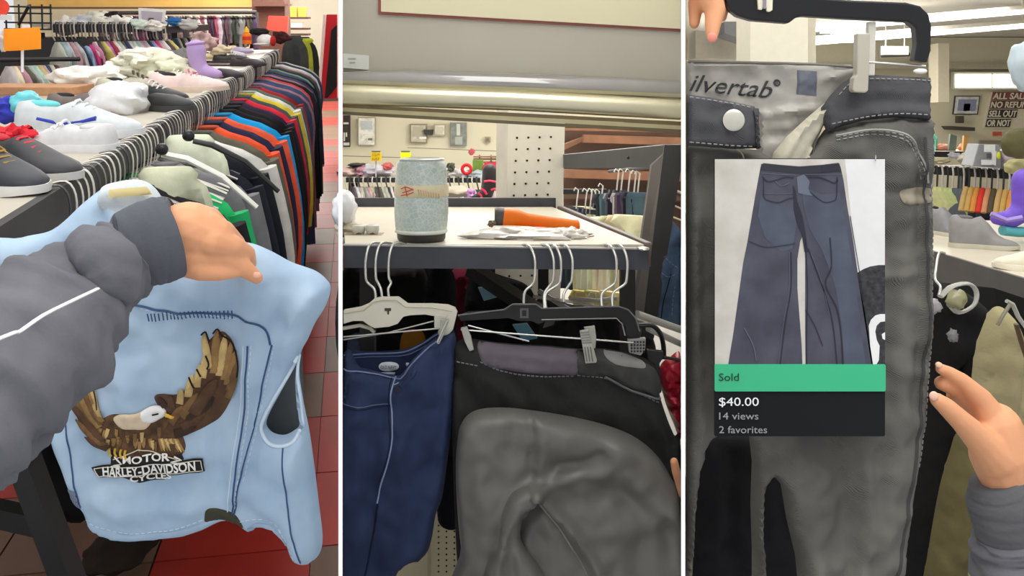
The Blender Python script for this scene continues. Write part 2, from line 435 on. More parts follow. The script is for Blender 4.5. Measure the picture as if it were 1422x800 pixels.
# walls and ceiling of bay 1
yb = 15.5
wallm = mat('cream_wall', (214,206,176), rough=.8, var=.03, scale=2, bump=.03)
mk('wall_back_left', G().box((-5.2, yb+.05, 0), (5.2, .1, 3.2)), mat('grey_cream_wall', (196,190,172), rough=.8, var=.03, scale=2, bump=.03), b=1, smooth=False, kind='structure')
mk('wall_left', G().box((-9.0, 8.5, 0), (.1, 14, 3.2)), wallm, b=1, smooth=False, kind='structure')
mk('ceiling_left', G().box((-5.6, 8.6, 1.42), (7.2, 14, .05)), WHITE, b=1, smooth=False, kind='structure')
# yellow header board over the far clothes
hd = thing('header_board', 1, P(215, 8, 12.6, 1), 'long yellow wooden header board above the far clothes rail', 'board')
for k, (u0, u1) in enumerate(((40,150),(150,255),(255,356))):
    mk('plank', G().box((P(u0,0,12.6,1)+P(u1,0,12.6,1))/2+Vector((0,0,-.025)), ((u1-u0)/F*12.6-.01, .08, .12)), mat('yellow_wood', (216,176,96), rough=.6, var=.08, scale=4, bump=.05), hd, smooth=False)
mk('lower_rail', G().box(P(198, 11, 12.6, 1), (3.06, .1, .03)), plain((110,84,50)), hd, smooth=False)
mk('brown_pillar', G().box(P(378, 55, 12.3, 1)+Vector((0,0,-.3)), (.42, .3, 1.9)).box(P(378, 7, 12.1, 1), (.46,.2,.03)), mat('brown_board', (104,72,60), rough=.6, var=.1), b=1, smooth=False, label='square brown pillar at the end of the yellow header board', cat='pillar')
mk('wall_panel_cream', G().box(P(190, 20, 13.2, 1)+Vector((0,0,-.6)), (3.4, .06, 1.9)), wallm, b=1, smooth=False, kind='structure')

# the long aisle rack
rk = thing('display_rack', 1, R1(3.8, -.9, -1.5), 'long grey-topped clothes rack with black edge board running down the aisle', 'rack')
top_m = mat('grey_laminate', (188,180,164), rough=.45, var=.05, scale=6, bump=.04)
blk = mat('black_board', (44,42,42), rough=.5, var=.12, scale=12, bump=.1)
s0, s1 = .95, 6.75
def slab(s0, s1, p0, p1, z0, z1): return G().prism([R1(s0,p0,z0), R1(s1,p0,z0), R1(s1,p1,z0), R1(s0,p1,z0)], (0,0,z1-z0))
mk('tabletop', slab(s0, s1, -1.10, -.522, TZ-.025, TZ), top_m, rk, smooth=False)
mk('edge_board', slab(s0, s1, -.522, -.505, TZ-.058, TZ+.002), blk, rk, smooth=False)
mk('edge_board', slab(s0, s1, -1.117, -1.10, TZ-.058, TZ+.002), blk, rk, smooth=False)
for s in (1.2, 3.0, 4.8, 6.6):
    mk('post', slab(s-.03, s+.03, -.96, -.9, -1.5, TZ-.025), blk, rk, smooth=False)
mk('brace', G().beam(P(8, 570, 1.75, 1), P(112, 850, 1.75, 1), .055, .04), blk, rk, smooth=False)
mk('crossbar', G().beam(P(-60, 700, 1.9, 1), P(62, 728, 1.9, 1), .04, .045), blk, rk, smooth=False)
mk('tan_carton', G().box(P(62, 600, 2.2, 1), (.16,.12,.1), Matrix.Rotation(.3,3,'Z')), mat('tan_carton', (196,150,66), rough=.7), b=1, smooth=False, label='tan cardboard carton under the rack beside the dark brace', cat='box', bevel=.002)
lump(1, 'bag_or_shadow', P(100, 665, 2.05, 1), (.1,.1,.085), cloth((20,19,20)), 'black fabric bag on the floor shelf behind the dark brace', 'bag', seed=3, nz=.3)
lump(1, 'bag_or_shadow', P(165, 765, 2.3, 1), (.085,.1,.03), cloth((42,34,26)), 'flat dark lump standing in for the floor shadow below the jacket hem', 'bag', seed=5, nz=.3)  # flat dark lump modelled in place of a floor shadow

# garments on the aisle rack, nearest first
near = [(2.02,(66,64,66),'dark grey sweatshirt'),(2.12,(34,30,34),'black sweatshirt'),(2.26,(38,176,104),'bright green shirt'),
 (2.42,(120,118,122),'mid grey sweatshirt'),(2.58,(34,36,48),'navy sweatshirt'),(2.76,(28,30,38),'blue-black jacket'),(2.90,(214,212,206),'off-white shirt'),(3.02,(96,94,80),'olive grey shirt'),
 (3.14,(222,84,50),'orange sweatshirt'),(3.26,(40,40,66),'dark indigo shirt'),(3.36,(226,92,62),'coral orange shirt'),(3.5,(30,150,210),'sky blue shirt'),(3.62,(26,24,28),'black tracksuit top'),(3.76,(30,28,30),'black fleece'),
 (3.9,(52,40,60),'dark purple shirt'),(4.02,(200,40,60),'crimson shirt'),(4.14,(70,80,76),'slate green shirt'),(4.26,(206,186,60),'mustard yellow shirt'),(4.38,(206,206,196),'pale grey shirt'),(4.5,(90,96,90),'grey green shirt'),(4.62,(150,40,46),'dark red shirt')]
pal = [((180,180,172),'light grey'),((70,72,72),'dark grey'),((34,34,38),'black'),((190,60,60),'red'),((110,140,120),'sage green'),((96,80,70),'brown'),((210,208,198),'white'),((60,70,100),'slate blue'),((150,110,120),'dusty pink')]
rnd = random.Random(11)
allg = [(s, c, n, None) for s, c, n in near]
s = 4.74
while s < 6.6:
    c, n = pal[rnd.randrange(len(pal))]
    allg.append((s, c, n+' top', 'far '+n)); s += .09
prev = None
for idx, (s, c, n, far) in enumerate(allg):
    hw = .262+rnd.uniform(-.008,.012)+min(.02,(s-1.8)*.014); tp = R1(s, -.498, TZ-.045); wd = (PP+A1*rnd.uniform(-.12,.12)).normalized()
    L = rnd.uniform(.7,.85) if s > 3 else rnd.uniform(.5,.56); col = tuple(min(255, max(0, x)) for x in c); m = cloth(col)
    if far:
        pv = allg[idx-1][2].replace(' top',''); nx = allg[idx+1][2].replace(' top','') if idx+1 < len(allg) else 'last'
        lab = '%s far along the aisle rack between %s and %s' % (n, pv, nx); grp = 'tops at the far half of the aisle rack'
        o = mk('shirt', garment_geo(tp, wd, hw, L, .05, s*7), m, b=1, label=lab, cat='garment', group=grp)
    else:
        nxt = allg[idx+1][2] if idx+1 < len(allg) else 'far tops'
        lab = '%s on the aisle rack, just before the %s' % (n, nxt)
        t = thing(n.split()[-1] if n.split()[-1] in ('shirt','sweatshirt','jacket','fleece') else 'jacket', 1, tp+Vector((0,0,-L)), lab, 'garment', 'garments at the near half of the aisle rack')
        mk('body', garment_geo(tp, wd, hw*.93, L, .055, s*7, neck=.06, sl=.1), m, t)
        for sd in (-1, 1): mk('sleeve', sleeve_geo(tp, wd, hw*.95, sd, .03, s*5, rnd.uniform(.4,.55), .1), m, t)
        mk('collar', G().tube([tp+wd*(.06*math.cos(a))+A1*(.02*math.sin(a))+Vector((0,0,-.034)) for a in [k*math.pi/5 for k in range(10)]], .006, 6, closed=True), cloth(tuple(min(255,int(x*.7+30)) for x in col)), t)
hk = plain((206,200,190), .35); hk2 = plain((150,146,142), .3, metal=.6); hk3 = plain((60,60,62), .35)
s = 1.70; k = 0
while s < 6.6:
    near_ = s < 3.2; dk = rnd.random()
    m = hk if dk < .62 else (hk2 if dk < .85 else hk3)
    wd = (PP+A1*rnd.uniform(-.25,.25)).normalized(); e = R1(s, -.505, TZ)
    r = .0036 if near_ else .0042
    pts = [e-wd*.035+Vector((0,0,.002)), e-wd*.02+Vector((0,0,.006)), e+Vector((0,0,.008)), e+wd*.012+Vector((0,0,-.006)), e+wd*.016+Vector((0,0,-.03)), e+wd*.013+Vector((0,0,-.06)), e+wd*.006+Vector((0,0,-.085))]
    hc = ('pale', 'steel', 'dark')[0 if dk < .62 else 1 if dk < .85 else 2]
    half = 'near' if near_ else 'far'
    t = thing('clothes_hanger', 1, e+Vector((0,0,-.2)), ('%s hanger hooked over the black edge, %s from the near end of the aisle rack' % (hc, ORD[k])) if k < len(ORD) else '%s hanger hooked over the black edge near the far end of the aisle rack' % hc, 'hanger', '%s hangers on the %s half of the aisle rack' % (hc, half))
    mk('hook', G().tube([Vector(q) for q in catmull([tuple(q) for q in pts], False, 2)], r, 6, .5), m, t)
    if s < 2.6: mk('shoulder_bar', bar_geo(e+wd*.006+Vector((0,0,-.05)), wd, .19, .005), m, t)
    s += .04 if near_ else .06; k += 1
# black plastic hangers standing proud beside the hand
for i, (u, v, lab) in enumerate(((225,215,'white padded garment hanger with black hook disc beside the green shirt'),(262,196,'black plastic suit hanger on the aisle rack above the green shirt'))):
    c = P(u, v, 1.95+.1*i, 1)
    t = thing('suit_hanger', 1, c, lab, 'hanger')
    mm = plain((226,224,214) if i == 0 else (28,28,30), .4)
    mk('shoulder_bar', G().tube([c+PP*.01, c+PP*.05+Vector((0,0,-.01)), c+PP*.12+Vector((0,0,-.05)), c+PP*.19+Vector((0,0,-.12))], [.010,.012,.011,.009], 8, .6), mm, t)
    mk('neck_disc', G().ball(c+Vector((0,0,.012)), (.014,.01,.013)), plain((30,30,32), .3), t)
for i_, (u_, v_, Y_, c_, l_) in enumerate(((232,214,2.06,(206,208,180),'pale green blouse hanging between the hooks and the green shirt'),(262,172,2.45,(216,220,196),'cream green blouse hanging behind the pale green one'))):
    mk('blouse', garment_geo(P(u_,v_,Y_,1), PP, .1, .3, .07, 3+i_, neck=.05, sl=.06), cloth(c_), b=1, label=l_, cat='garment')

# far end of the aisle: coats facing us
for i, (u0, v0, Y, c, hw, L, lab) in enumerate(((408,48,7.1,(70,74,72),.1,.52,'dark grey-green coat hanging at the far end of the aisle rack'),(424,52,7.3,(186,196,60),.05,.5,'lime green top hanging at the far end of the aisle'),(420,50,7.5,(46,50,48),.12,.62,'black coat with wide shoulders at the far end of the aisle'))):
    t = mk('coat', garment_geo(P(u0,v0-4,Y,1), Vector((1,.1,0)), hw, L, .08, i, sl=.1), cloth(c), b=1, label=lab, cat='garment')
# stepped shelf with yellow cartons by the far wall
sh = thing('wall_shelf', 1, P(416, 46, 13.5, 1), 'small dark wall shelf holding yellow cartons at the end of the aisle', 'shelf')
for v in (25, 40, 48): mk('shelf_board', G().box(P(415, v, 13.5, 1), (.3, .2, .025)), plain((80,50,44)), sh, smooth=False)
for i, u in enumerate((408, 420)):
    mk('yellow_carton', G().box(P(u, 16.5, 13.5, 1), (.1, .1, .14)), plain((216,178,70)), b=1, smooth=False, label=('left' if i == 0 else 'right')+' yellow carton on the small wall shelf at the aisle end', cat='box', bevel=.004)
mk('white_carton', G().box(P(413, 35, 13.5, 1), (.16, .1, .07)), plain((220,214,206)), b=1, smooth=False, label='white carton on the middle board of the wall shelf', cat='box', bevel=.004)
# red and black panel leaning at the right
pn = thing('banner_panel', 1, P(455, 138, 9.5, 1), 'tall leaning red and black board at the right end of the aisle', 'board')
def quad_px(pts, Y, th, b): return G().prism([P(u, v, Y, b) for u, v in pts], (0, th, 0))
mk('red_panel', quad_px([(452,20),(468,20),(468,137),(442,137)], 9.5, .05, 1), mat('red_gloss', (188,24,34), rough=.3, var=.05, bump=0), pn, smooth=False)
mk('black_print', quad_px([(460,42),(468,34),(468,120),(455,136),(451,136)], 9.49, .012, 1), plain((18,14,16), .35), pn, smooth=False)
mk('white_edge', quad_px([(449,20),(453,20),(445,130),(441,134)], 9.48, .06, 1), plain((226,214,206)), pn, smooth=False)
mk('red_sign', quad_px([(373,22),(400,23),(399,45),(370,41)], 11.8, .03, 1), mat('red_card', (232,70,54), rough=.5, var=.03, bump=0), b=1, smooth=False, label='square red sign standing above the far end of the table', cat='sign')

# background racks -------------------------------------------------------
pal2 = [((176,196,182),'pale sage'),((196,150,164),'pink'),((216,212,206),'white'),((60,66,96),'navy'),((150,168,200),'light blue'),((200,60,110),'magenta'),((190,186,180),'light grey'),((210,190,120),'pale yellow'),((90,84,84),'charcoal'),((190,120,180),'lilac'),((160,60,76),'wine red'),((206,196,178),'beige')]
def rack_row(b, pA, pB, n, where, hw, L, pal, face, Rr, seed=1, t=.05, seq=None, cat='garment', name='shirt', neck=.04):
    r = random.Random(seed); picks = [pal[seq[i % len(seq)] if seq else r.randrange(len(pal))] for i in range(n)]
    for i in range(n):
        f = (i+.5)/n; p = pA.lerp(pB, f)
        c, nm = picks[i]; pv = picks[i-1][1] if i else 'rail end'; nx = picks[i+1][1] if i+1 < n else 'rail end'; what = 'top' if name in ('shirt','shirt') else name.replace('hanging_','')
        wv = (face+Vector((r.uniform(-.15,.15), r.uniform(-.15,.15), 0))).normalized()
        c2 = tuple(max(0, min(255, x+r.choice((-8,0,8)))) for x in c)
        mk(name, garment_geo(p, wv, hw*r.uniform(.9,1.08), L*r.uniform(.85,1.1), t, r.random()*9, neck=neck), cloth(c2), b=b,
           label=(lambda q: q if len(q.split()) < 17 else '%s %s next to %s on %s' % (nm, what, pv, where))('%s %s between %s and %s on %s' % (nm, what, pv, nx, where)), cat=cat, group='garments on %s' % where)
def frame_rack(b, pA, pB, lab, top=True, depth=.35, zfoot=-1.5, board=.05):
    t = thing('display_rack', b, Vector(((pA.x+pB.x)/2, (pA.y+pB.y)/2, zfoot)), lab, 'rack')
    d = (pB-pA).normalized(); bk = Vector((-d.y, d.x, 0)); bk = bk if bk.y > 0 else -bk
    mk('edge_board', G().beam(pA, pB, .02, board), blk, t, smooth=False)
    if top: mk('shelf_top', G().beam(pA+bk*(depth/2+.01)+Vector((0,0,board/2-.01)), pB+bk*(depth/2+.01)+Vector((0,0,board/2-.01)), depth, .02), top_m, t, smooth=False)
    for q in (pA, pB): mk('post', G().box(Vector((q.x, q.y, 0))+bk*depth*.6+Vector((0,0,(zfoot+q.z-.03)/2)), (.05,.05,q.z-.03-zfoot)), blk, t, smooth=False)
    return t
bA = P(76, 44, 5.4, 1); bB = onz(250, 46, bA.z, 1); bB = Vector((bB.x, bB.y, bA.z)) if bB.y < 9 else P(250, 44, 6.0, 1)
bB = P(236, 43, 5.9, 1)
frame_rack(1, bA+Vector((0,-.03,.02)), bB+Vector((0,-.03,.02)), 'grey clothes rack with black edge behind the white shoes', zfoot=-1.5)
rack_row(1, bA+Vector((0,0,-.03)), bB+Vector((0,0,-.03)), 30, 'the rack behind the white shoes', .2, .55, pal2, Vector((.75,-.9,0)), None, 3, seq=[6,0,0,1,6,3,4,5,1,2,8,7,9,10,2,0,8,3], t=.045)
rk_h = random.Random(4)
for i in range(34):
    p = bA.lerp(bB, (i+.5)/34)+Vector((0,-.045,.0))
    mk('clothes_hanger', G().tube([p+Vector((0,.03,.05)), p+Vector((0,.0,.055)), p+Vector((0,-.01,.03)), p+Vector((0,0,-.03)), p+Vector((0,.02,-.05))], .0042, 5), (hk, hk3, hk2)[i % 3], b=1,
       label='%s hanger on the rack behind the white shoes' % ('pale','black','steel')[i % 3], cat='hanger', group='%s hangers on the rack behind the white shoes' % ('pale','black','steel')[i % 3])
cA = P(8, 84, 4.4, 1); cB = P(84, 82, 4.9, 1)
rack_row(1, cA, cB, 12, 'the low rack under the orange card', .17, .4, pal2, Vector((.8,-.8,0)), None, 9, seq=[11,11,1,8,0,0,7,1,3,6,8], t=.05)
mk('clothes_rail', G().tube([cA+Vector((-.3,.0,.0)), cB+Vector((.1,0,0))], .012, 8), blk, b=1, label='dark rail of the low rack under the orange card', cat='rail')
mk('dark_cabinet', G().box(P(45, 66, 5.6, 1)+Vector((-.1,0,-.05)), (1.0,.3,.22)), blk, b=1, smooth=False, label='black shelf unit behind the orange price card', cat='shelf', bevel=.004)
dA = P(243, 19, 11.5, 1); dB = P(354, 18, 11.5, 1)
mk('clothes_rail', G().tube([P(138,18,11.6,1), P(356,17,11.6,1)], .025, 8).tube([P(138,18,11.6,1), P(138,18,11.6,1)-Vector((0,0,1.42))], .025, 8).tube([P(356,17,11.6,1), P(356,17,11.6,1)-Vector((0,0,1.42))], .025, 8), plain((60,56,54)), b=1, label='long dark rail for trousers along the back wall', cat='rail')
pal3 = [((70,56,62),'plum'),((120,106,104),'taupe'),((52,46,50),'dark'),((180,172,164),'light grey'),((110,60,76),'burgundy'),((90,90,98),'grey')]
rack_row(1, P(140,19,11.6,1), dB, 44, 'the long rail along the back wall', .14, .42, pal3, Vector((.5,-.9,0)), None, 21, t=.06, name='hanging_trousers', neck=.1)
# rack of black hangers mid-distance at right of the heap
eA = P(228, 42, 7.2, 1); eB = P(288, 38, 7.8, 1)
frame_rack(1, eA, eB, 'short dark rack behind the lavender boot', depth=.5)
rack_row(1, eA+Vector((0,-.04,-.04)), eB+Vector((0,-.04,-.04)), 14, 'the short rack behind the lavender boot', .12, .36, [((50,56,60),'dark'),((150,150,150),'grey'),((190,188,186),'pale grey'),((60,70,96),'slate')], Vector((.8,-.8,0)), None, 5)

# things on top of the background rack ------------------------------------
items = [(96,36,.10,(226,224,214),'white folded cloth bundle at the left end of the back rack top'),(118,31,.09,(206,208,216),'pale lilac bundle on the back rack beside the wire grid'),(136,27,.09,(226,224,206),'cream bundle second from the wire grid on the back rack'),
 (152,33,.1,(236,234,224),'large white bundle in the middle of the back rack top'),(172,34,.08,(240,238,230),'white rounded bundle right of the middle of the back rack'),(190,35,.07,(200,214,200),'pale green bundle on the back rack left of the framed picture'),(214,36,.06,(226,222,214),'small white bundle at the right end of the back rack'),
 (262,34,.08,(232,232,228),'white bag on the short dark rack beside the blue bag'),(242,30,.06,(70,136,206),'bright blue bag on the short dark rack'),(157,22,.05,(40,36,34),'dark shoe heap against the yellow wall on the back rack')]
for i, (u, v, r, c, lab) in enumerate(items):
    Y = 5.75 if u < 225 else 7.4
    lump(1, 'cloth_bundle', P(u, v, Y, 1), (r, r*.8, r*.52), cloth(c), lab, 'bundle', seed=i, nz=.55)
fp = thing('picture_frame', 1, P(210, 34, 6.05, 1), 'white framed picture standing on the back rack', 'picture')
mk('frame', quad_px([(192,11),(229,13),(227,36),(193,34)], 6.05, .02, 1), plain((240,238,236)), fp, smooth=False)
mk('print', quad_px([(196,15),(225,17),(223,33),(197,31)], 6.04, .009, 1), plain((190,182,196)), fp, smooth=False)
mk('print', quad_px([(206,25),(213,25),(213,31),(206,31)], 6.03, .006, 1), plain((96,66,74)), fp, smooth=False)
# wire grid, red disc, orange price card, bag
wg = thing('wire_grid', 1, P(40, 40, 4.6, 1), 'black wire display grid behind the orange price card', 'grid')
wm = plain((34,32,32), .4)
for u in (8, 26, 42, 58, 70): mk('wire', G().tube([P(u, 6, 4.6, 1), P(u+1, 42, 4.6, 1)], .0045, 6), wm, wg)
for v in (9, 18, 31, 40): mk('wire', G().tube([P(6, v, 4.6, 1), P(72, v+1, 4.6, 1)], .0045, 6), wm, wg)
mk('wire', G().tube([P(26,34,4.55,1), P(40,8,4.5,1)], .008, 6), wm, wg)
mk('red_disc', G().tube([P(0, 10, 4.0, 1), P(0, 10, 4.03, 1)], .036, 24), plain((238,70,48)), b=1, label='round red sign at the upper left corner', cat='sign', sharp=30)
mk('white_card', quad_px([(0,20),(16,21),(17,28),(0,28)], 4.0, .01, 1), plain((236,234,232)), b=1, smooth=False, label='white card under the round red sign', cat='card')
oc = thing('price_card', 1, P(31, 70, 2.7, 1), 'blank orange price card standing on the table at far left', 'card')
ocb = Sheet([(5,40),(30,39),(55,38),(57,48),(57,68),(30,70),(6,71),(5,55)], flat_base(1, 2.7), .002, 3, step=6, smooth=False)
mk('card', ocb.geo(), mat('orange_card', (255,150,8), rough=.5, var=.02, bump=0), oc)
mk('holder', G().tube([P(31,60,2.72,1), P(31,72,2.72,1), P(31,100,2.72,1)], .004, 6).box(P(36,37,2.72,1), (.02,.01,.012)), plain((230,230,235), .2), oc)
lump(1, 'clear_bag', P(3, 57, 2.75, 1), (.012,.02,.03), plain((196,190,190), .3), 'grey plastic tag at the left edge beside the orange card', 'bag', seed=2)

# table-top goods ---------------------------------------------------------
shoe(1, on1(36, 246), -.35, .25, (46,46,50), (190,188,184), 'black trainer with red flowered tongue at the left of the table', high=.02, laces=(226,60,74), lining=(190,50,60), wid=.42)
shoe(1, on1(-6, 262)+Vector((0,0,0)), -.5, .25, (42,44,52), (206,204,200), 'black trainer with tan strap, partly cut by the left edge', laces=(160,130,70), wid=.4)
lump(1, 'red_flower_bow', on1(20, 212)+Vector((0,0,.035)), (.045,.035,.022), cloth((222,52,66)), 'red crumpled flower bow on the black trainer', 'bow', nz=.9, seed=6, fr=4)
shoe(1, on1(92, 209), 3.1, .225, (206,206,208), (220,220,222), 'large plain white trainer lying nearest on the table', laces=(240,240,240), wid=.4, lining=(214,214,216), high=-.03)
shoe(1, on1(112, 190), .0, .30, (196,202,204), (214,214,218), 'white trainer with blue heel stripe and teal tongue behind the plain one', stripe=(44,60,170), wid=.42, lining=(110,200,204), laces=(236,236,240))
lump(1, 'teal_insole', P(36, 143, 2.35, 1), (.035,.05,.03), plain((104,196,206), .5), 'teal shoe tongue lump left of the white trainers', 'insole', seed=1, nz=.3)
lump(1, 'blue_cloth', P(10, 152, 2.35, 1), (.05,.05,.03), cloth((60,66,176)), 'royal blue cloth at the left edge beside the teal lump', 'cloth', seed=4)
lump(1, 'plastic_bag', P(165, 140, 2.75, 1), (.085,.09,.058), mat('bag_white', (226,226,228), rough=.3, var=.05, bump=.3, bscale=30), 'crumpled translucent white plastic bag right of the teal tongue', 'bag', seed=12, nz=.35)
shoe(1, P(120, 138, 3.0, 1)+Vector((0,0,-.03)), .15, .24, (112,102,98), (90,82,78), 'flat taupe slipper in front of the white heap', name='slipper', laces=None, high=-.08, wid=.4)
mk('tan_tray', G().box(P(52, 124, 3.35, 1), (.34,.16,.03), Matrix.Rotation(-.06,3,'Z')), mat('tan_wood', (190,142,104), rough=.6), b=1, smooth=False, bevel=.004, label='flat tan tray behind the white trainers', cat='tray')
lump(1, 'white_heap', P(122, 108, 3.5, 1), (.13,.1,.045), cloth((238,236,226)), 'broad white cloth heap in the centre left of the table', 'cloth', seed=15, nz=.4)
shoe(1, on1(187, 128), .5, .26, (186,180,160), (150,144,128), 'beige sandal beside the black pumps', name='sandal', laces=(80,78,66), wid=.4, high=-.08)
shoe(1, on1(220, 153), -.3, .25, (34,36,36), (60,60,58), 'black pump nearest the edge board', name='pump', laces=None, high=-.08, wid=.38)
shoe(1, on1(212, 143), -.15, .25, (28,30,30), (200,198,190), 'black shoe with pale trim behind the nearer pump', name='pump', laces=(220,220,214), high=-.06, wid=.38)
shoe(1, on1(240, 148), -.6, .12, (40,44,40), (30,30,30), 'small black clog by the hangers', name='clog', laces=None, wid=.5, high=-.05)
heap = [(180,92,.10,(236,234,220)),(205,86,.12,(230,230,208)),(232,95,.1,(222,222,196)),(222,108,.09,(234,232,222)),(196,78,.08,(226,222,210)),(176,104,.07,(206,206,196))]
nm = ['left cream cloth in the heap of pale cloths','tall ivory cloth in the heap of pale cloths','yellowish cloth at the right of the pale heap','white cloth at the front of the pale heap','cream cloth topmost of the pale heap','small grey-white cloth at the lower left of the pale heap']
for i, (u, v, r, c) in enumerate(heap):
    lump(1, 'folded_cloth', P(u, v, 3.9, 1), (r, r, r*.42), cloth(c), nm[i], 'cloth', 'pale cloths heaped on the table', seed=30+i, nz=.6)
shoe(1, on1(262, 127), .15, .28, (226,202,196), (214,196,176), 'pale pink trainer in front of the lavender boot', laces=(236,160,176), wid=.42, high=-.04)
shoe(1, on1(244, 118), .1, .22, (228,222,196), (220,214,190), 'cream trainer beside the pale pink one', laces=(230,226,210), wid=.42, high=-.04)
# lavender boot
lb = thing('ankle_boot', 1, on1(285, 108), 'lavender ankle boot standing upright on the table', 'boot')
lm = mat('lavender_suede', (184,156,206), rough=.85, var=.06, scale=20, bump=.2)
c0 = P(272, 68, 3.9, 1); c1 = P(278, 98, 3.9, 1); c2 = P(292, 101, 3.9, 1); c3 = P(303, 103, 3.88, 1)
mk('upper', flesh([[(c0+Vector((0,0,0)), .04), (P(274,84,3.9,1), .036), (c1, .032), (c2, .027), (c3, .018)]], .006, 3), lm, lb)
mk('sole', G().tube([P(270,106,3.9,1), P(290,108,3.9,1), P(308,106,3.88,1)], [.02,.022,.012], 10, .35), plain((150,126,170)), lb)
mk('cuff', G().tube([P(271,60,3.9,1)+Vector((.035*math.cos(a),.035*math.sin(a),.004*math.cos(a))) for a in [k*.52 for k in range(12)]], .006, 6, closed=True), lm, lb)
mk('dark_tray', G().box(P(322, 90, 4.9, 1), (.32,.16,.012), Matrix.Rotation(-.1,3,'Z')).box(P(322, 88.5, 4.98, 1), (.32,.02,.03), Matrix.Rotation(-.1,3,'Z')), plain((70,54,52)), b=1, smooth=False, label='flat dark brown tray behind the lavender boot', cat='tray')
for u, v, a, c, lab in ((298,82,.2,(214,200,150),'straw yellow sandal behind the lavender boot'),(318,80,.1,(196,186,200),'pale lilac flat shoe between the sandal and the dark clog'),(330,74,.1,(190,178,204),'lilac shoe nearest the mustard bottle'),(322,86,.2,(50,50,46),'small dark clog with pale laces on the brown tray'),(345,92,-.3,(60,50,52),'dark slipper at the edge of the brown tray'),(308,108,-.2,(58,50,54),'dark flat sandal beside the toe of the lavender boot')):
    shoe(1, on1(u, v), a, .2, c, tuple(int(x*.8) for x in c), lab, name='flat_shoe', laces=None if u != 322 else (220,220,210), wid=.42, high=-.08)
lump(1, 'grey_pouch', P(246, 82, 4.3, 1), (.07,.06,.045), cloth((120,116,116)), 'grey pouch left of the lavender boot', 'pouch', seed=50)
st = P(283, 58, 5.0, 1)
lump(1, 'striped_scarf', st, (.06,.06,.05), mat('pink_stripe', (222,180,176), rough=.9, var=.5, scale=12), 'pink and brown striped scarf behind the lavender boot', 'scarf', seed=22, nz=.6)
lump(1, 'beige_hat', P(306, 70, 5.2, 1), (.06,.05,.03), cloth((214,196,166)), 'beige cap behind the straw yellow sandal', 'cap', seed=23)
# mustard bottle, cap
mb = thing('squeeze_bottle', 1, P(343, 62, 6.2, 1), 'orange squeeze bottle with yellow cap near the far table end', 'bottle')
cb = P(343, 60, 6.2, 1)
mk('body', G().tube([cb+Vector((0,0,z)) for z in (-.005,0,.05,.06,.07)], [.028,.03,.03,.026,.014], 14), plain((246,120,20), .4), mb)
mk('cap', G().tube([cb+Vector((0,0,z)) for z in (.07,.085,.1,.11)], [.018,.018,.008,.003], 12), plain((248,190,40), .4), mb)
mk('label_band', G().tube([cb+Vector((0,0,z)) for z in (.02,.045)], .0306, 14), plain((206,60,30), .4), mb)
cpt = thing('baseball_cap', 1, P(368, 62, 6.3, 1), 'white baseball cap with red trim at the far table end', 'cap')
mk('crown', G().ball(P(368, 56, 6.3, 1), (.055,.055,.042)), cloth((232,230,226)), cpt)
mk('brim', G().ball(P(362, 61, 6.2, 1), (.05,.05,.006)), cloth((222,220,216)), cpt)
mk('red_trim', G().ball(P(379, 57, 6.3, 1), (.018,.04,.036)), cloth((190,44,40)), cpt)
lump(1, 'black_hat', P(360, 44, 6.4, 1), (.07,.06,.025), cloth((40,36,38)), 'black cap behind the white baseball cap', 'cap', seed=3, nz=.2)
lump(1, 'dark_red_bag', P(390, 52, 6.5, 1), (.06,.06,.04), cloth((70,36,36)), 'dark red bag at the last corner of the table', 'bag', seed=4, nz=.4)

# ================================================================ denim jacket
JY = 1.25
den = mat('light_denim', (184,206,226), rough=.85, var=.09, scale=11, bump=.35, bscale=260, col2=(160,186,212), weave=True, spec=.15)
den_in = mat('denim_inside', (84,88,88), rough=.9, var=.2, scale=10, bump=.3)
den_seam = plain((58,84,124), .9); den_pale = plain((206,222,236), .9)
jp = [(-30,352),(30,330),(75,318),(118,280),(150,258),(185,250),(212,258),(234,288),(262,318),(300,334),(345,337),(375,348),(405,364),(438,376),(455,390),(459,402),(452,425),(438,448),(428,470),(418,490),(416,520),(422,560),(430,600),(437,650),(443,700),(448,745),(444,768),(432,779),(416,779),(405,770),(396,748),(380,732),(362,727),(350,737),(340,730),(322,719),(305,722),(285,732),(255,741),(215,745),(180,748),(150,742),(128,728),(118,706),(104,688),(92,655),(78,620),(64,585),(30,560),(-30,540)]
jh = [(412,500),(402,522),(388,548),(376,570),(370,588),(378,600),(394,604),(408,598),(416,588),(412,560),(410,530)]
jfold = [([(345,345),(352,420),(346,520),(338,620),(325,710)], 9, .006), ([(395,430),(382,500),(362,560),(352,640)], 14, -.012), ([(440,400),(400,450),(370,520)], 12, .012), ([(240,330),(250,390),(300,402),(345,395)], 18, .01),
 ([(415,620),(405,690),(420,760)], 12, .01), ([(150,480),(180,520),(200,560)], 22, .008), ([(210,430),(280,440)], 20, -.004), ([(120,640),(160,690),(230,700),(300,690)], 16, .006), ([(300,560),(310,640),(300,700)], 14, -.005), ([(90,600),(110,660)], 10, .007), ([(330,690),(360,700),(385,720)], 9, -.008), ([(180,300),(200,330)], 20, .01), ([(365,470),(350,560),(345,640)], 7, .005), ([(400,440),(385,500)], 8, -.007), ([(440,420),(425,470)], 8, .006), ([(180,600),(150,660)], 14, -.006), ([(260,360),(300,345),(370,380)], 9, .006), ([(230,470),(260,520)], 14, .005)]
jk = Sheet(jp, flat_base(1, JY), .028, 26, jfold, 6, [jh], .009, .02, seed=2)
jt = thing('denim_jacket', 1, P(250, 778, JY, 1), 'light blue sleeveless denim jacket held up, eagle emblem on its back', 'jacket')
mk('body', jk.geo(), den, jt, sharp=80)
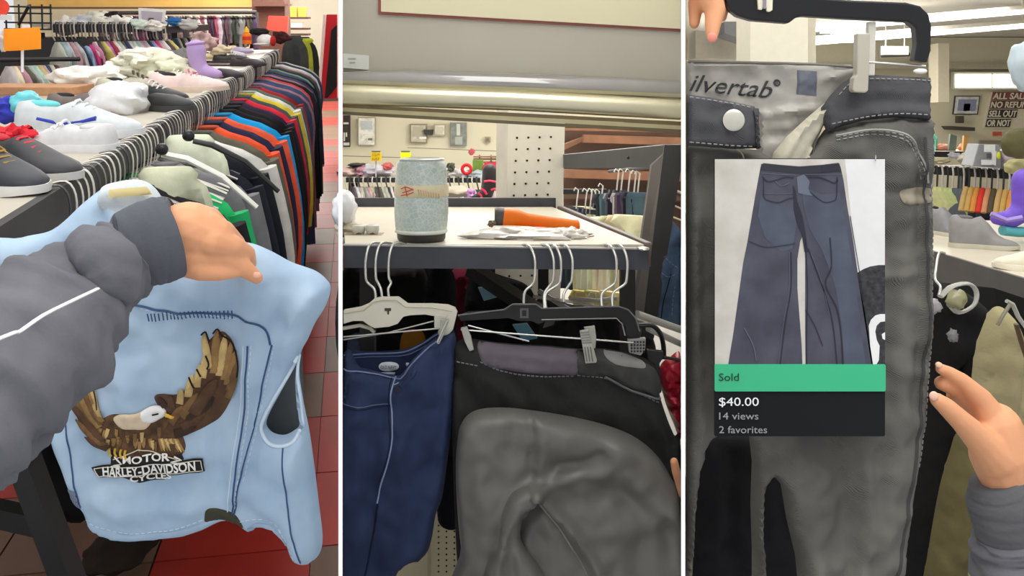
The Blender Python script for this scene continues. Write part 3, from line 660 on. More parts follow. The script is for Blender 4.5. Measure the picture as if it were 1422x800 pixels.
mk('lining', Sheet([(x, y) for x, y in [(360,478),(420,482),(424,620),(360,622)]], flat_base(1, JY+.035), .006, 6, step=10, smooth=False).geo(), den_in, jt, label='dark grey inside seen through the armhole')
mk('armhole_piping', G().tube([jk.at(x, y, .001) if inside(np.array([(x,y)]), jk.poly)[0] else P(x,y,JY,1)-Vector((0,.004,0)) for x, y in resample(catmull([(416,490),(404,514),(386,544),(372,570),(366,590),(376,606),(394,611),(412,604),(420,590)], False), 6, False)], .0028, 6), den_pale, jt, label='pale piping round the armhole')
mk('armhole_piping', G().tube([P(x, y, JY-.01, 1) for x, y in resample(catmull([(416,492),(413,520),(417,552),(421,590)], False), 6, False)], .0022, 6), den_pale, jt)
# yoke, seams and hem
mk('yoke_seam', jk.line([(120,395),(190,412),(250,424),(300,425),(340,430),(372,446),(382,470)], .0016, .001), den_seam, jt)
mk('back_seam', jk.line([(384,470),(372,520),(358,580),(340,660),(330,715)], .0013, .0008), den_seam, jt)
mk('back_seam', jk.line([(352,470),(350,540),(340,620),(328,716)], .0013, .0008), den_seam, jt)
mk('back_seam', jk.line([(346,470),(344,540),(334,620),(322,712)], .0008, .0008), den_pale, jt)
mk('side_seam', jk.line([(398,612),(404,660),(412,720),(424,764)], .0012, .0008), den_seam, jt)
mk('side_seam', jk.line([(95,500),(100,560),(112,620),(124,690)], .0012, .0008), den_seam, jt)
g = G()
for ln in ([(120,399),(190,416),(250,428),(300,429),(338,434)], [(387,470),(376,520),(362,580),(344,660)], [(356,470),(354,540),(344,620),(332,700)], [(128,712),(180,728),(240,722),(290,708),(318,706)], [(340,712),(362,708),(388,716),(402,738),(414,764)]): jk.dashes(g, ln, .0007, 5, 3)
mk('stitching', g, den_pale, jt, kind='stuff')
hb = [(120,706),(150,722),(180,730),(215,728),(255,722),(285,714),(300,708),(322,704),(324,716),(305,720),(285,729),(255,738),(215,742),(180,745),(150,739),(128,725)]
mk('waistband', jk.patch(hb, .003, 4, 6, smooth=False).geo(), den, jt)
mk('waistband', jk.patch([(348,724),(362,714),(380,718),(396,734),(408,756),(414,772),(406,768),(396,746),(380,731),(362,726)], .003, 4, 5, smooth=False).geo(), den, jt)
mk('dark_tab', jk.patch([(295,694),(310,690),(328,697),(340,710),(343,722),(330,718),(318,714),(300,716),(292,722)], .002, 4, 4).geo(), plain((64,62,48), .9), jt, label='dark lining showing under the hem')
mk('cord_tab', jk.patch([(103,668),(120,668),(124,692),(114,696),(106,688)], .002, 3, 4).geo(), plain((120,130,150), .9), jt, label='grey woven tab at the side seam')
g = G(); [jk.dashes(g, [(107+k*4,672),(112+k*4,680),(107+k*4,690)], .0006, 4, 2, .0022) for k in range(4)]
mk('tab_weave', g, plain((40,46,60), .9), jt, kind='stuff')
mk('collar', Sheet([(140,262),(165,252),(195,250),(216,262),(226,285),(200,300),(165,300),(140,290)], flat_base(1, JY-.02), .018, 12, [([(140,285),(215,290)], 6, -.004)], 6, amp=.004).geo(), mat('collar_denim', (196,206,212), rough=.9, var=.08, scale=14, bump=.3), jt)
mk('collar_label', Sheet([(152,263),(204,259),(212,270),(150,275)], flat_base(1, JY-.045), .002, 3, step=6, smooth=False).geo(), plain((222,206,150), .9), jt, label='pale yellow band inside the collar')
# gathered tucks beneath the yoke
g = G()
for k in range(26):
    u = 205+k*5.2; jk.dashes(g, [(u, 424-.2*k+abs(k-13)*.3), (u+1, 438-.2*k)], .0009, 11, 2, .0006)
mk('tucks', g, den_seam, jt, kind='stuff')
# --- eagle emblem (sub-parts of the emblem patch)
em = mk('eagle_emblem', jk.patch([(150,575),(160,566),(175,560),(195,560),(222,560),(240,566),(262,590),(268,608),(255,622),(220,625),(170,620),(150,600)], .002, 6, 5).geo(), mat('brown_thread', (92,66,44), rough=.9, var=.4, scale=60, bump=.5, bscale=300), jt, label='embroidered eagle and motor emblem')
fe_d = [mat('feather_%d' % i, c, rough=.9, var=.25, scale=40, bump=.5, bscale=300) for i, c in enumerate(((86,60,42),(116,86,54),(150,116,72),(196,168,112),(60,42,32)))]
edge = plain((16,12,12), .9)
def leafpx(x0, y0, x1, y1, w0, w1, n=5):
    dx, dy = x1-x0, y1-y0; L = math.hypot(dx, dy); nx, ny = -dy/L, dx/L; a = []; bq = []
    for k in range(n+1):
        f = k/n; w = (w0+(w1-w0)*f)*(1 if f < .75 else (1-(f-.75)/.25*.75))
        a.append((x0+dx*f+nx*w/2, y0+dy*f+ny*w/2)); bq.append((x0+dx*f-nx*w/2, y0+dy*f-ny*w/2))
    return a+bq[::-1]
mk('left_wing', jk.patch([(102,522),(106,504),(118,496),(132,500),(138,520),(146,540),(151,556),(152,590),(158,604),(140,600),(128,580),(118,556)], .0022, 5, 5, .0006).geo(), fe_d[0], em)
for i, (a, c) in enumerate((((150,590,104,518,10,9),1),((152,580,108,507,9,8),2),((154,576,116,499,9,8),1),((155,572,128,500,9,9),2),((153,566,136,515,8,7),3),((158,600,112,540,10,8),0),((160,606,122,566,10,8),1),((162,610,134,590,10,7),0))):
    mk('feather', jk.patch(leafpx(*a), .0016, 2.5, 4, .003+.0005*i, smooth=False).geo(), fe_d[c], em)
mk('right_wing', jk.patch([(232,592),(240,572),(226,548),(226,538),(240,534),(262,532),(278,518),(288,500),(294,480),(300,462),(318,450),(330,462),(338,485),(340,505),(334,525),(326,548),(312,570),(292,582),(270,590),(250,592)], .0022, 5, 5, .0006).geo(), fe_d[0], em)
rf = [(300,500,293,452,11,10,3),(308,505,311,448,12,11,2),(316,508,322,454,11,10,3),(322,514,331,462,10,9,2),(325,522,337,474,10,9,2),(326,532,340,488,10,9,1),(324,542,341,504,10,9,1),
 (292,512,296,478,10,9,3),(284,524,288,494,10,9,3),(274,536,278,508,10,9,3),(262,546,266,524,10,8,3),(250,552,250,534,11,10,0),(240,552,230,540,10,9,4)]
rf += [(280,560,312,512,16,15,0),(270,572,306,540,16,15,4),(262,582,294,562,14,12,0),(252,590,282,580,12,10,4),(262,566,286,532,13,11,1),(246,576,266,548,12,10,1)]
for i, a in enumerate(rf):
    mk('feather', jk.patch(leafpx(*a[:6]), .0016, 2.5, 4, .003+.0003*(i % 7), smooth=False).geo(), fe_d[a[6]], em)
g = G(); g2 = G()
for ln in ([(290,454),(296,450),(302,462)], [(306,452),(312,446),(320,456)], [(320,454),(330,462),(337,476),(341,494),(341,508)], [(296,482),(300,494),(298,500)], [(284,500),(290,510)], [(274,510),(282,524)], [(119,498),(121,506)], [(120,496),(132,502),(140,520),(148,545),(151,560)]):
    q = jk.line(ln, .0012, .0055); g.add(q.v, q.f)
mk('black_outline', g, edge, em, kind='stuff')
mk('breast', jk.patch([(172,566),(186,558),(205,558),(222,552),(228,562),(222,574),(212,584),(196,582),(180,578)], .003, 6, 4, .002).geo(), mat('cream_thread', (222,200,172), rough=.9, var=.12, scale=50), em)
mk('head', jk.patch([(208,560),(218,553),(230,552),(240,557),(240,565),(230,572),(220,576),(210,572)], .004, 6, 3, .003).geo(), plain((238,236,236), .9), em, label='white eagle head')
mk('beak', jk.patch([(239,560),(246,561),(254,564),(252,568),(246,567),(240,567)], .003, 2, 2, .006, smooth=False).geo(), plain((222,176,70), .8), em, label='yellow beak')
mk('eye', jk.line([(224,562),(232,561)], .0011, .009), edge, em)
for i in range(34):
    r = random.Random(i); u = 152+r.random()*104; v = 578+r.random()*26; c = r.choice((0,1,2,2,3))
    mk('feather', jk.patch(leafpx(u, v, u+(u-205)*.08, v+13, 5, 4, 3), .001, 2, 4, .002+.0005*(i % 5), smooth=False).geo(), fe_d[c], em)
for i in range(9):
    mk('feather', jk.patch(leafpx(232+i*3, 596, 236+i*4, 612, 4, 3, 3), .001, 2, 4, .003, smooth=False).geo(), fe_d[(2,3)[i % 2]], em)
for u in (163, 171, 180, 187): mk('talon', jk.line([(u,611),(u-1,617),(u+2,622)], .0016, .004), plain((206,168,60), .8), em)
# bar and shield with lettering
mk('shield', jk.patch([(163,610),(205,607),(262,612),(266,622),(262,632),(238,652),(205,656),(180,648),(164,636)], .0015, 3, 5, .0008, smooth=False).geo(), plain((38,34,34), .9), em)
mk('name_bar', jk.patch([(139,636),(152,634),(292,621),(294,640),(286,642),(150,650)], .0018, 2, 5, .0024, smooth=False).geo(), plain((30,28,28), .9), em)
mk('bar_border', jk.line([(143,637),(290,623.5),(292,638),(150,648),(143,637)], .0007, .0048, smooth=False), plain((214,206,190), .9), em)
mk('shield_border', jk.line([(168,626),(205,609),(258,622)], .0007, .004, smooth=False), plain((214,206,190), .9), em)
mk('lettering', jk.text('MOTOR', 184, 628, 248, 623, 9.5, .0042, bold=.02), plain((236,234,228), .9), em)
mk('lettering', jk.text('HARLEY-DAVIDSON', 155, 647.5, 283, 636.5, 12.5, .0052, bold=.02), plain((236,234,228), .9), em)
mk('lettering', jk.text('CYCLES', 194, 653, 250, 648, 7.5, .004, bold=.02), plain((230,228,222), .9), em)
for zz in ([(170,622),(182,629),(166,634),(180,632)], [(254,618),(264,622),(250,625),(264,628)]): mk('emblem_zigzag', jk.line(zz, .0012, .0048, smooth=False), plain((230,228,222), .9), em)

# ================================================================ arm, cuff and hand
ps = thing('person', 1, P(100, 500, 1.05, 1), 'outstretched arm in a grey sweatshirt, hand gripping the denim jacket collar', 'person')
sw = mat('grey_sweatshirt', (104,104,110), rough=.92, var=.07, scale=9, bump=.3, bscale=180, spec=.15)
def sleeve_loft(path, ell, wr, seed, b, n=64):
    """path (u,v,Y,rpx): elliptical rings with wrinkles"""
    q = catmull(path, False, 12); pts = [P(a[0], a[1], a[2], b) for a in q]; rr = [a[3]*a[2]/F for a in q]; rings = []
    for i, (p, r) in enumerate(zip(pts, rr)):
        t = (pts[min(i+1, len(pts)-1)]-pts[max(i-1, 0)]).normalized(); y = Vector((0,-1,0)); y = (y-t*y.dot(t)).normalized(); x = t.cross(y)
        ring = []
        for k in range(n):
            a = 2*math.pi*k/n
            wq = 1+wr*.35*noise.noise(Vector((math.cos(a)*3+9, math.sin(a)*3+seed, i*.5)))+wr*noise.noise(Vector((math.cos(a)*1.3, math.sin(a)*1.3+seed, i*.11)))+wr*.3*math.sin(i*.57+math.cos(a+seed)*2.2)+wr*.16*math.sin(i*1.1+math.sin(a*2+seed)*2.5)
            ring.append(p+x*(r*wq*math.cos(a))+y*(r*ell*wq*math.sin(a)))
        rings.append(ring)
    return G().loft(rings)
slv = sleeve_loft([(-95,590,.86,125),(-30,535,.9,122),(40,475,.95,112),(95,425,1.0,92),(135,385,1.04,70),(165,362,1.07,60),(190,345,1.09,57)], .8, .16, 3, 1)
mk('sleeve', slv, sw, ps, sharp=80)
mk('sleeve_fold', sleeve_loft([(118,352,1.03,40),(148,362,1.0,46),(162,395,1.0,34),(158,425,1.02,16)], .8, .12, 5, 1), sw, ps, sharp=80)
mk('sleeve_fold', sleeve_loft([(-40,640,.9,60),(0,600,.93,62),(45,540,.96,58),(90,480,1.0,44),(118,440,1.03,22)], .7, .14, 8, 1), sw, ps, sharp=80)
cf = sleeve_loft([(182,350,1.085,57),(200,341,1.09,61),(222,334,1.1,62),(240,328,1.11,59),(247,326,1.112,54)], .8, .02, 1, 1)
mk('cuff', cf, mat('grey_rib', (84,86,94), rough=.95, var=.05, bump=.3), ps, sharp=80, label='ribbed dark grey cuff')
mk('cuff_seam', sleeve_loft([(181,351,1.084,60),(186,349,1.085,60)], .8, .02, 1, 1), plain((60,60,66), .9), ps)
def proj_front(pts, b, off): return [P(u, v, Y-off, b) for u, v, Y in pts]
mk('piping', G().tube([Vector(q) for q in catmull([tuple(P(u, v, Y, 1)) for u, v, Y in ((-20,478,.80),(20,462,.83),(28,460,.835),(60,438,.87),(100,418,.915),(136,401,.955))], False, 3)], .0028, 6, .6), plain((206,206,210), .9), ps, label='pale reflective piping strip')
skin = mat('skin', (222,160,120), rough=.55, var=.05, scale=14, bump=.15, bscale=90, spec=.3)
_m = skin.node_tree.nodes['Principled BSDF']; _m.inputs['Subsurface Weight'].default_value = .1; _m.inputs['Subsurface Radius'].default_value = (.01,.004,.002)
def H1(u, v, Y, r): return (P(u, v, Y, 1), r*Y/F)
hand = flesh([[H1(225,335,1.12,44), H1(262,318,1.125,40), H1(292,330,1.13,34)], [H1(255,350,1.125,36), H1(290,352,1.13,30)],
  [H1(285,355,1.125,26), H1(312,356,1.13,19), H1(338,372,1.14,14), H1(357,386,1.15,9)],
  [H1(295,335,1.12,25), H1(322,342,1.13,17), H1(342,352,1.16,13), H1(346,366,1.19,11)],
  [H1(285,315,1.125,24), H1(310,322,1.14,17), H1(328,338,1.17,13), H1(332,356,1.2,11)],
  [H1(270,302,1.13,22), H1(292,302,1.15,15), H1(312,320,1.18,12), H1(314,338,1.2,11)],
  [H1(255,362,1.12,24), H1(278,374,1.115,17), H1(305,378,1.12,13), H1(326,378,1.13,9)]], .0024, 5)
mk('hand', hand, skin, ps, sharp=90)
mk('fingernail', G().ball(P(356,382,1.139,1), (.006,.002,.004)), plain((236,178,150), .3), ps)
# ================================================================ BAYS 2 AND 3: shared shell
def clip_slab(name, y0, y1, x1, z0, z1, m):
    k = lambda y: -.1832*y+.012
    mk(name, G().prism([Vector((k(y0),y0,z0)), Vector((x1,y0,z0)), Vector((x1,y1,z0)), Vector((k(y1),y1,z0))], (0,0,z1-z0)), m, b=2, smooth=False, kind='structure')
clip_slab('floor', -.5, 16, 11.2, -1.59, -1.55, mat('grey_floor', (150,146,138), rough=.5, var=.08, scale=4))
mk('wall_back_right', G().box((4.14, 16.05, 0), (14.1, .1, 3.2)), mat('cream_back_wall', (226,218,192), rough=.85, var=.02, scale=1, bump=.02), b=2, smooth=False, kind='structure')
mk('wall_right', G().box((11.2, 8.0, 0), (.1, 17, 3.2)), wallm, b=2, smooth=False, kind='structure')
clip_slab('ceiling_right', .6, 16, 11.2, 1.39, 1.45, mat('ceiling_tile', (226,222,214), rough=.9, var=.02, scale=2, bump=.03))
def quad(pts, Y, th, b=2): return G().prism([P(u, v, Y, b) for u, v in pts], (0, th, 0))
def rect(u0, v0, u1, v1): return [(u0,v0),(u1,v0),(u1,v1),(u0,v1)]

# ---- foreground table with its black edge board
BZ = -.1645; by = 1.25
tb = thing('display_table', 2, Vector((-.02, 1.5, -1.55)), 'cream-topped display table with black front rail in the middle bay', 'table')
creamtop = mat('cream_laminate', (204,196,178), rough=.4, var=.04, scale=8, bump=.03)
xl = lambda y: -.1832*y+.004
def xr(y): return .184-(y-1.25)*.185
mk('tabletop', G().prism([Vector((xl(1.25),1.262,BZ-.02)), Vector((.178,1.262,BZ-.02)), Vector((xr(1.82),1.82,BZ-.02)), Vector((xl(1.82),1.82,BZ-.02))], (0,0,.02)), creamtop, tb, smooth=False)
slate = mat('slate_board', (66,68,76), rough=.45, var=.1, scale=20, bump=.06)
mk('front_rail', G().prism([P(476.5,341,1.25,2), P(901,346,1.25,2), P(900,375,1.25,2), P(476.5,372,1.25,2)], (0,.012,0)), slate, tb, smooth=False)
mk('front_rail_lip', G().prism([P(476.5,339.5,1.249,2), P(902,345,1.249,2), P(902,347,1.249,2), P(476.5,341.5,1.249,2)], (0,.014,0)), plain((170,168,164), .4), tb, smooth=False)
mk('back_rail', G().box(((xl(1.825)+.085)/2, 1.83, BZ+.004), (.085-xl(1.83), .012, .026)), slate, tb, smooth=False)
mk('side_board', G().prism([Vector((.18,1.262,BZ-.03)), Vector((.18,1.262,BZ+.001)), Vector((.088,1.82,BZ+.001)), Vector((.088,1.82,BZ-.03))], (.007,0,0)), mat('brown_board2', (122,98,88), rough=.6, var=.12, scale=20), tb, smooth=False)
mk('side_board_rim', G().beam((.184,1.262,BZ+.001), (.094,1.82,BZ+.001), .008, .003), plain((120,116,112), .5), tb, smooth=False)
mk('torn_tape', G().ball(P(893,345,1.25,2), (.008,.012,.0025), nz=.5, seed=1), plain((226,222,216), .3), tb)
for x, y in ((-.2,1.3),(.16,1.3),(-.31,1.8),(.06,1.8)): mk('leg', G().box((x if x < 0 and y < 1.5 else x, y, -.87), (.02,.02,1.36)), blk, tb, smooth=False)

# ---- pegboard pillar and pegboard base
pb = thing('pegboard_pillar', 2, P(738, 460, 1.93, 2), 'cream perforated pegboard pillar behind the table', 'pillar')
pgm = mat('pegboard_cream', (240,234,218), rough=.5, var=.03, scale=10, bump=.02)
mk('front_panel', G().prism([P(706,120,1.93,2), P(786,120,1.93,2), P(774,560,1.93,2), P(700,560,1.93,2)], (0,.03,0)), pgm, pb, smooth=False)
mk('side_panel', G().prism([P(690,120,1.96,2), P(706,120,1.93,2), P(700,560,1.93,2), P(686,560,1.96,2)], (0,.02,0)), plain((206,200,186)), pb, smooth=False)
g = G()
for r_ in range(26):
    for c_ in range(4):
        u = 718+c_*15.5-r_*.9+.2*c_; v = 191.5+r_*16-.4*c_
        g.tube([P(u, v, 1.9298, 2), P(u, v, 1.9285, 2)], .0024, 8)
mk('peg_hole', g, plain((30,28,28), .9), pb, kind='stuff')
lb2 = thing('pegboard_base', 2, P(610, 800, 2.0, 2), 'cream pegboard panel seen low between the navy shorts and the dark trousers', 'panel')
mk('panel', G().prism([P(540,640,2.0,2), P(660,640,2.0,2), P(660,880,2.0,2), P(540,880,2.0,2)], (0,.02,0)), mat('pegboard_dim', (216,206,176), rough=.55, var=.03), lb2, smooth=False)
g = G()
for r_ in range(16):
    for c_ in range(3): g.tube([P(609+c_*11, 738+r_*8-8*5, 1.9995, 2), P(609+c_*11, 738+r_*8-8*5, 1.998, 2)], .002, 8)
mk('peg_hole', g, plain((60,52,40), .9), lb2, kind='stuff')
mk('panel_seam', G().box(P(596, 780, 1.997, 2), (.006,.004,.2)), plain((190,180,150)), lb2, smooth=False)

# ---- mosaic glass jar
jc = thing('glass_jar', 2, Vector((-.126,1.3,BZ)), 'frosted pale blue mosaic glass jar with a cream band and black base', 'jar')
o = Vector(((585-CX)/F*1.3,1.302,BZ)); hq = lambda v: (338-v)/F*1.3
prof = [(336,31),(330,33),(326,34.5),(318,36),(300,37.5),(285,37.5),(270,37),(255,36.2),(240,35.2),(232,34.4),(227,32),(225,27)]
mosa = mat('mosaic_glass', (190,202,200), rough=.25, var=.1, scale=60, bump=.6, bscale=90, coat=.4, col2=(168,186,184))
nt = mosa.node_tree; vo = nt.nodes.new('ShaderNodeTexVoronoi'); vo.feature = 'DISTANCE_TO_EDGE'; vo.inputs['Scale'].default_value = 150
mxn = nt.nodes.new('ShaderNodeMix'); mxn.data_type = 'RGBA'; cr = nt.nodes.new('ShaderNodeValToRGB'); cr.color_ramp.elements[0].position = .02; cr.color_ramp.elements[1].position = .1; cr.color_ramp.elements[0].color = (1,1,1,1); cr.color_ramp.elements[1].color = (0,0,0,1)
tc = [n for n in nt.nodes if n.type == 'TEX_COORD'][0]; nt.links.new(tc.outputs['Object'], vo.inputs['Vector']); nt.links.new(vo.outputs['Distance'], cr.inputs['Fac'])
pr = nt.nodes['Principled BSDF']; src = pr.inputs['Base Color'].links[0].from_socket
nt.links.new(cr.outputs['Color'], mxn.inputs['Factor']); nt.links.new(src, mxn.inputs[6]); mxn.inputs[7].default_value = rgb((206,212,202)); nt.links.new(mxn.outputs[2], pr.inputs['Base Color'])
def lathe(o, prof, n=40): return G().loft([[o+Vector((r*math.cos(2*math.pi*k/n), r*math.sin(2*math.pi*k/n), z)) for k in range(n)] for r, z in prof])
mk('glass_body', lathe(o, [(r/F*1.3, hq(v)) for v, r in prof[2:]]), mosa, jc, sharp=60)
mk('base', lathe(o, [(31/F*1.3, 0),(33.5/F*1.3, hq(334)),(34/F*1.3, hq(326.5))]), plain((54,54,48), .35), jc, sharp=60)
mk('base_ring', lathe(o, [(34/F*1.3, hq(327)),(36.5/F*1.3, hq(325.5)),(36.5/F*1.3, hq(323)),(35/F*1.3, hq(321))]), plain((216,220,210), .2), jc, sharp=60)
mk('cream_band', lathe(o, [(36.8/F*1.3, hq(276)),(37.9/F*1.3, hq(275)),(37.6/F*1.3, hq(262)),(36.9/F*1.3, hq(259))]), mat('jar_band', (222,210,176), rough=.35, var=.06, scale=80), jc, sharp=60)
def onjar(u, v, r=38.2):
    a = (u-585)/r; a = max(-.99, min(.99, a)); rr = r/F*1.3
    return o+Vector((rr*a, -rr*math.sqrt(1-a*a), hq(v)))
red = plain((206,84,64), .4)
for ln in ([(560,264),(568,261),(578,265)], [(562,269),(572,266),(577,263)], [(560,273),(570,271),(578,268)], [(566,260),(569,274)]): mk('red_mark', G().tube([onjar(*q) for q in catmull(ln, False, 3)], .0007, 5), red, jc)
for k in range(9): mk('band_mark', G().tube([onjar(584+k*3.4, 264+k*.8), onjar(586+k*3.2, 271+k*.8)], .0005, 4), plain((214,170,120), .5), jc)
mk('rim', lathe(o, [(31/F*1.3, hq(226)),(32/F*1.3, hq(224)),(29/F*1.3, hq(223)),(27/F*1.3, hq(226))]), plain((206,212,206), .2), jc, sharp=60)

# ---- orange cone-shaped toy and plastic bags on the table
ct = thing('toy_horn', 2, P(745, 320, 1.42, 2), 'bright orange plastic horn with grey end cap lying on the table', 'toy')
ora = mat('orange_plastic', (255,126,0), rough=.4, var=.03, scale=20, bump=0)
a0 = P(693,304,1.42,2); a1 = P(803,314,1.46,2)
mk('body', G().tube([P(697,304,1.42,2), P(706,304,1.42,2), P(716,305,1.42,2), P(730,308,1.43,2), P(760,311,1.44,2), P(801,315,1.46,2)], [15/F*1.42,15.5/F*1.42,14.5/F*1.42,12.5/F*1.42,11/F*1.42,9.6/F*1.42], 24), ora, ct)
mk('end_cap', G().tube([P(687,303,1.42,2), P(690,303,1.42,2), P(699,304,1.42,2)], [14/F*1.42,15.6/F*1.42,15.4/F*1.42], 24), plain((84,80,78), .5), ct)
mk('mouthpiece_rim', G().tube([P(799,315,1.46,2), P(803,315,1.46,2)], [10/F*1.46,10/F*1.46], 20), plain((240,110,10), .4), ct)
bagm = mat('clear_bag', (222,216,208), rough=.2, var=.04, scale=20, bump=.5, bscale=40, spec=.6)
lump(2, 'plastic_bag', P(730, 328, 1.345, 2), (.085,.04,.012), bagm, 'crumpled clear plastic bag under the orange horn', 'bag', seed=3, nz=.5, fr=3)
lump(2, 'plastic_bag', P(790, 330, 1.35, 2), (.03,.03,.013), bagm, 'small knot of clear plastic at the right end of the orange horn', 'bag', seed=7, nz=.6, fr=3)
lump(2, 'red_packet', P(745, 322, 1.40, 2), (.03,.02,.007), mat('red_packet', (226,110,84), rough=.3, bump=.3), 'small reddish packet beneath the orange horn', 'packet', seed=4, nz=.3)
lump(2, 'white_bag', P(478, 290, 1.42, 2), (.018,.03,.028), mat('white_gloss_bag', (224,226,232), rough=.2, var=.03, bump=.2, bscale=30), 'glossy white bag at the left edge of the table', 'bag', seed=5, nz=.25)
lump(2, 'white_bag', P(484, 318, 1.42, 2), (.02,.02,.013), plain((206,196,178), .5), 'cream cloth under the glossy white bag', 'cloth', seed=6, nz=.3)
cs = thing('glass_votives', 2, P(508, 329, 1.38, 2), 'two small glass votive cups on a tan tray left of the jar', 'votive tray')
mk('tray', G().box(P(506, 326, 1.38, 2), (.055,.03,.003)), mat('tan_tray2', (150,130,108), rough=.4), cs, smooth=False)
for i, u in enumerate((498, 517)):
    mk('cup', lathe(P(u, 325, 1.38, 2), [(.008,0),(.010,.005),(.010,.012),(.007,.014)], 16), plain((206,206,196), .1), cs); mk('cup_foot', lathe(P(u, 326, 1.375, 2), [(.005,0),(.004,.004)], 12), plain((96,84,60), .3), cs)
lump(2, 'small_earring', P(683, 311, 1.4, 2), (.006,.006,.005), plain((110,96,80), .3), 'tiny dark metal piece beside the grey cap of the horn', 'trinket', seed=2)

# ---- overhead cream sign board, grey panel, glossy lip, chrome pipe
hp = thing('overhead_panel', 2, P(711, 150, 1.3, 2), 'grey overhead panel with a red-edged cream board and glossy lower lip', 'panel')
mk('grey_panel', quad([(476.5,-60),(945.5,-60),(945.5,140),(476.5,124)], 1.3, .02), mat('taupe_panel', (190,184,170), rough=.5, var=.03, scale=4, bump=.02), hp, smooth=False)
mk('red_border', quad([(525,-60),(945,-60),(945,43.5),(525,19.5)], 1.296, .004), plain((158,92,82), .6), hp, smooth=False)
mk('cream_board', quad([(529,-60),(945,-60),(945,40),(529,16)], 1.293, .004), mat('cream_card', (228,220,188), rough=.6, var=.02, scale=3, bump=0), hp, smooth=False)
mk('price_label', quad([(476.5,74),(512,77),(512,97),(476.5,94)], 1.295, .005), plain((226,228,220), .6), hp, smooth=False)
g = G()
for u0, v0, w_ in ((483,80.5,11),(485,86,8)): g.add(*(lambda q: (q.v, q.f))(quad(rect(u0, v0, u0+w_, v0+2.4), 1.2945, .0004)))
mk('faint_print', g, plain((176,180,170)), hp, kind='stuff')
glossy = mat('glossy_acrylic', (150,146,142), rough=.035, var=.02, bump=0, spec=.9, coat=1)
rings = []
for u, vc in ((476.8,121),(560,118),(711,122),(850,128),(945.2,133)):
    c = P(u, vc, 1.285, 2); r = .021
    rings.append([c+Vector((0, -r*.72*math.cos(a), r*math.sin(a))) for a in [k*math.pi/9-.2 for k in range(12)]])
mk('acrylic_lip', G().loft(rings), glossy, hp, sharp=80)
pp_ = thing('chrome_pipe', 2, P(711, 140, 1.24, 2), 'satin metal pipe crossing the bay under the grey panel', 'pipe')
chrome = mat('satin_brass', (214,208,180), rough=.3, var=.03, bump=0, metal=1)
mk('tube', G().tube([P(476.8,131,1.24,2), P(711,139,1.24,2), P(945,152,1.24,2)], 14.5/F*1.24, 40), chrome, pp_)
for k, (dv, r, c) in enumerate(((-17.5,.002,(176,168,132)),(16,.0022,(122,108,78)),(21,.0024,(190,180,142)),(26,.002,(110,100,76)))):
    mk('trim_rail', G().beam(P(476.8,131+dv,1.245,2), P(945,153+dv*1.15,1.245,2), .012, r*2.2), plain(c, .35, metal=.5), pp_, smooth=False)

# ---- far wall things
def framed(name, u0, v0, u1, v1, Y, frame, pic, lab, lean=0, extra=None, cat='picture', b=2, bw=2):
    t = thing(name, b, P((u0+u1)/2, v1, Y, b), lab, cat)
    q = lambda a, c: (a+lean*(c-v1), c)
    mk('frame', G().prism([P(*q(u0,v0),Y,b), P(*q(u1,v0),Y,b), P(*q(u1,v1),Y,b), P(*q(u0,v1),Y,b)], (0,.05,0)), plain(frame), t, smooth=False)
    mk('print', G().prism([P(*q(u0+bw,v0+bw),Y-.02,b), P(*q(u1-bw,v0+bw),Y-.02,b), P(*q(u1-bw,v1-bw),Y-.02,b), P(*q(u0+bw,v1-bw),Y-.02,b)], (0,.019,0)), mat('print_'+'%d_%d_%d' % pic, pic, rough=.7, var=.22, scale=14, bump=0), t, smooth=False)
    for (a, c, d, e, cc) in (extra or []):
        mk('print_detail', G().prism([P(*q(a,c),Y-.03,b), P(*q(d,c),Y-.03,b), P(*q(d,e),Y-.03,b), P(*q(a,e),Y-.03,b)], (0,.009,0)), plain(cc), t, smooth=False)
    return t
YW = 15.9
framed('wall_poster', 476.5, 160, 486, 204, YW, (70,60,56), (66,54,50), 'dark lettered poster cut by the left edge of the middle bay', extra=[(477,170,484,172.5,(226,222,210)),(477,184,479,196,(226,222,210)),(480,184,482,190,(226,222,210)),(477,198,485,202,(226,222,210))], cat='poster', bw=1)
framed('wall_poster', 497, 163, 521, 202, YW, (176,170,144), (232,228,216), 'white poster with pale streaks, second from the left on the far wall', extra=[(501,168,517,180,(196,202,204)),(504,183,518,186,(244,244,244)),(511,192,517,195,(120,120,110))], cat='poster', bw=1)
framed('picture_frame', 569, 172, 593, 199, YW, (150,142,120), (206,198,176), 'tan framed sketch in the middle of the far wall', extra=[(573,176,588,190,(182,176,156)),(582,190,592,193,(240,238,230))])
mk('black_shelf', quad([(588,180),(601,180),(599,188),(589,187)], YW-.1, .2), plain((60,56,54)), b=2, smooth=False, label='small black wall speaker between the tan sketch and small frame', cat='speaker', bevel=.005)
framed('picture_frame', 602, 172, 619, 189, YW, (176,168,146), (222,214,196), 'small pale framed picture right of the black speaker', extra=[(606,176,615,185,(206,198,178))])
framed('wall_poster', 625, 170, 648, 203, YW, (150,152,146), (136,140,134), 'grey photographic poster near the pegboard pillar', extra=[(634,172,639,188,(206,208,200)),(632,190,642,201,(176,180,172))], cat='poster', bw=1)
framed('switch_plate', 673, 190, 681, 198, YW, (160,150,126), (206,198,176), 'small square thermostat on the far wall beside the pillar', cat='thermostat', extra=[(675,192,679,196,(120,110,96))])
for pts, lab in ((((476.5,216.5),(596,220)), 'thin dark cable line along the far wall behind the yellow signs'), (((566,205),(692,210)), 'thin grey ledge line on the far wall above the red wreath')):
    mk('wall_rail', G().beam(P(*pts[0], 15.6, 2), P(*pts[1], 15.6, 2), .02, .012), plain((130,124,112)), b=2, smooth=False, label=lab, cat='rail')
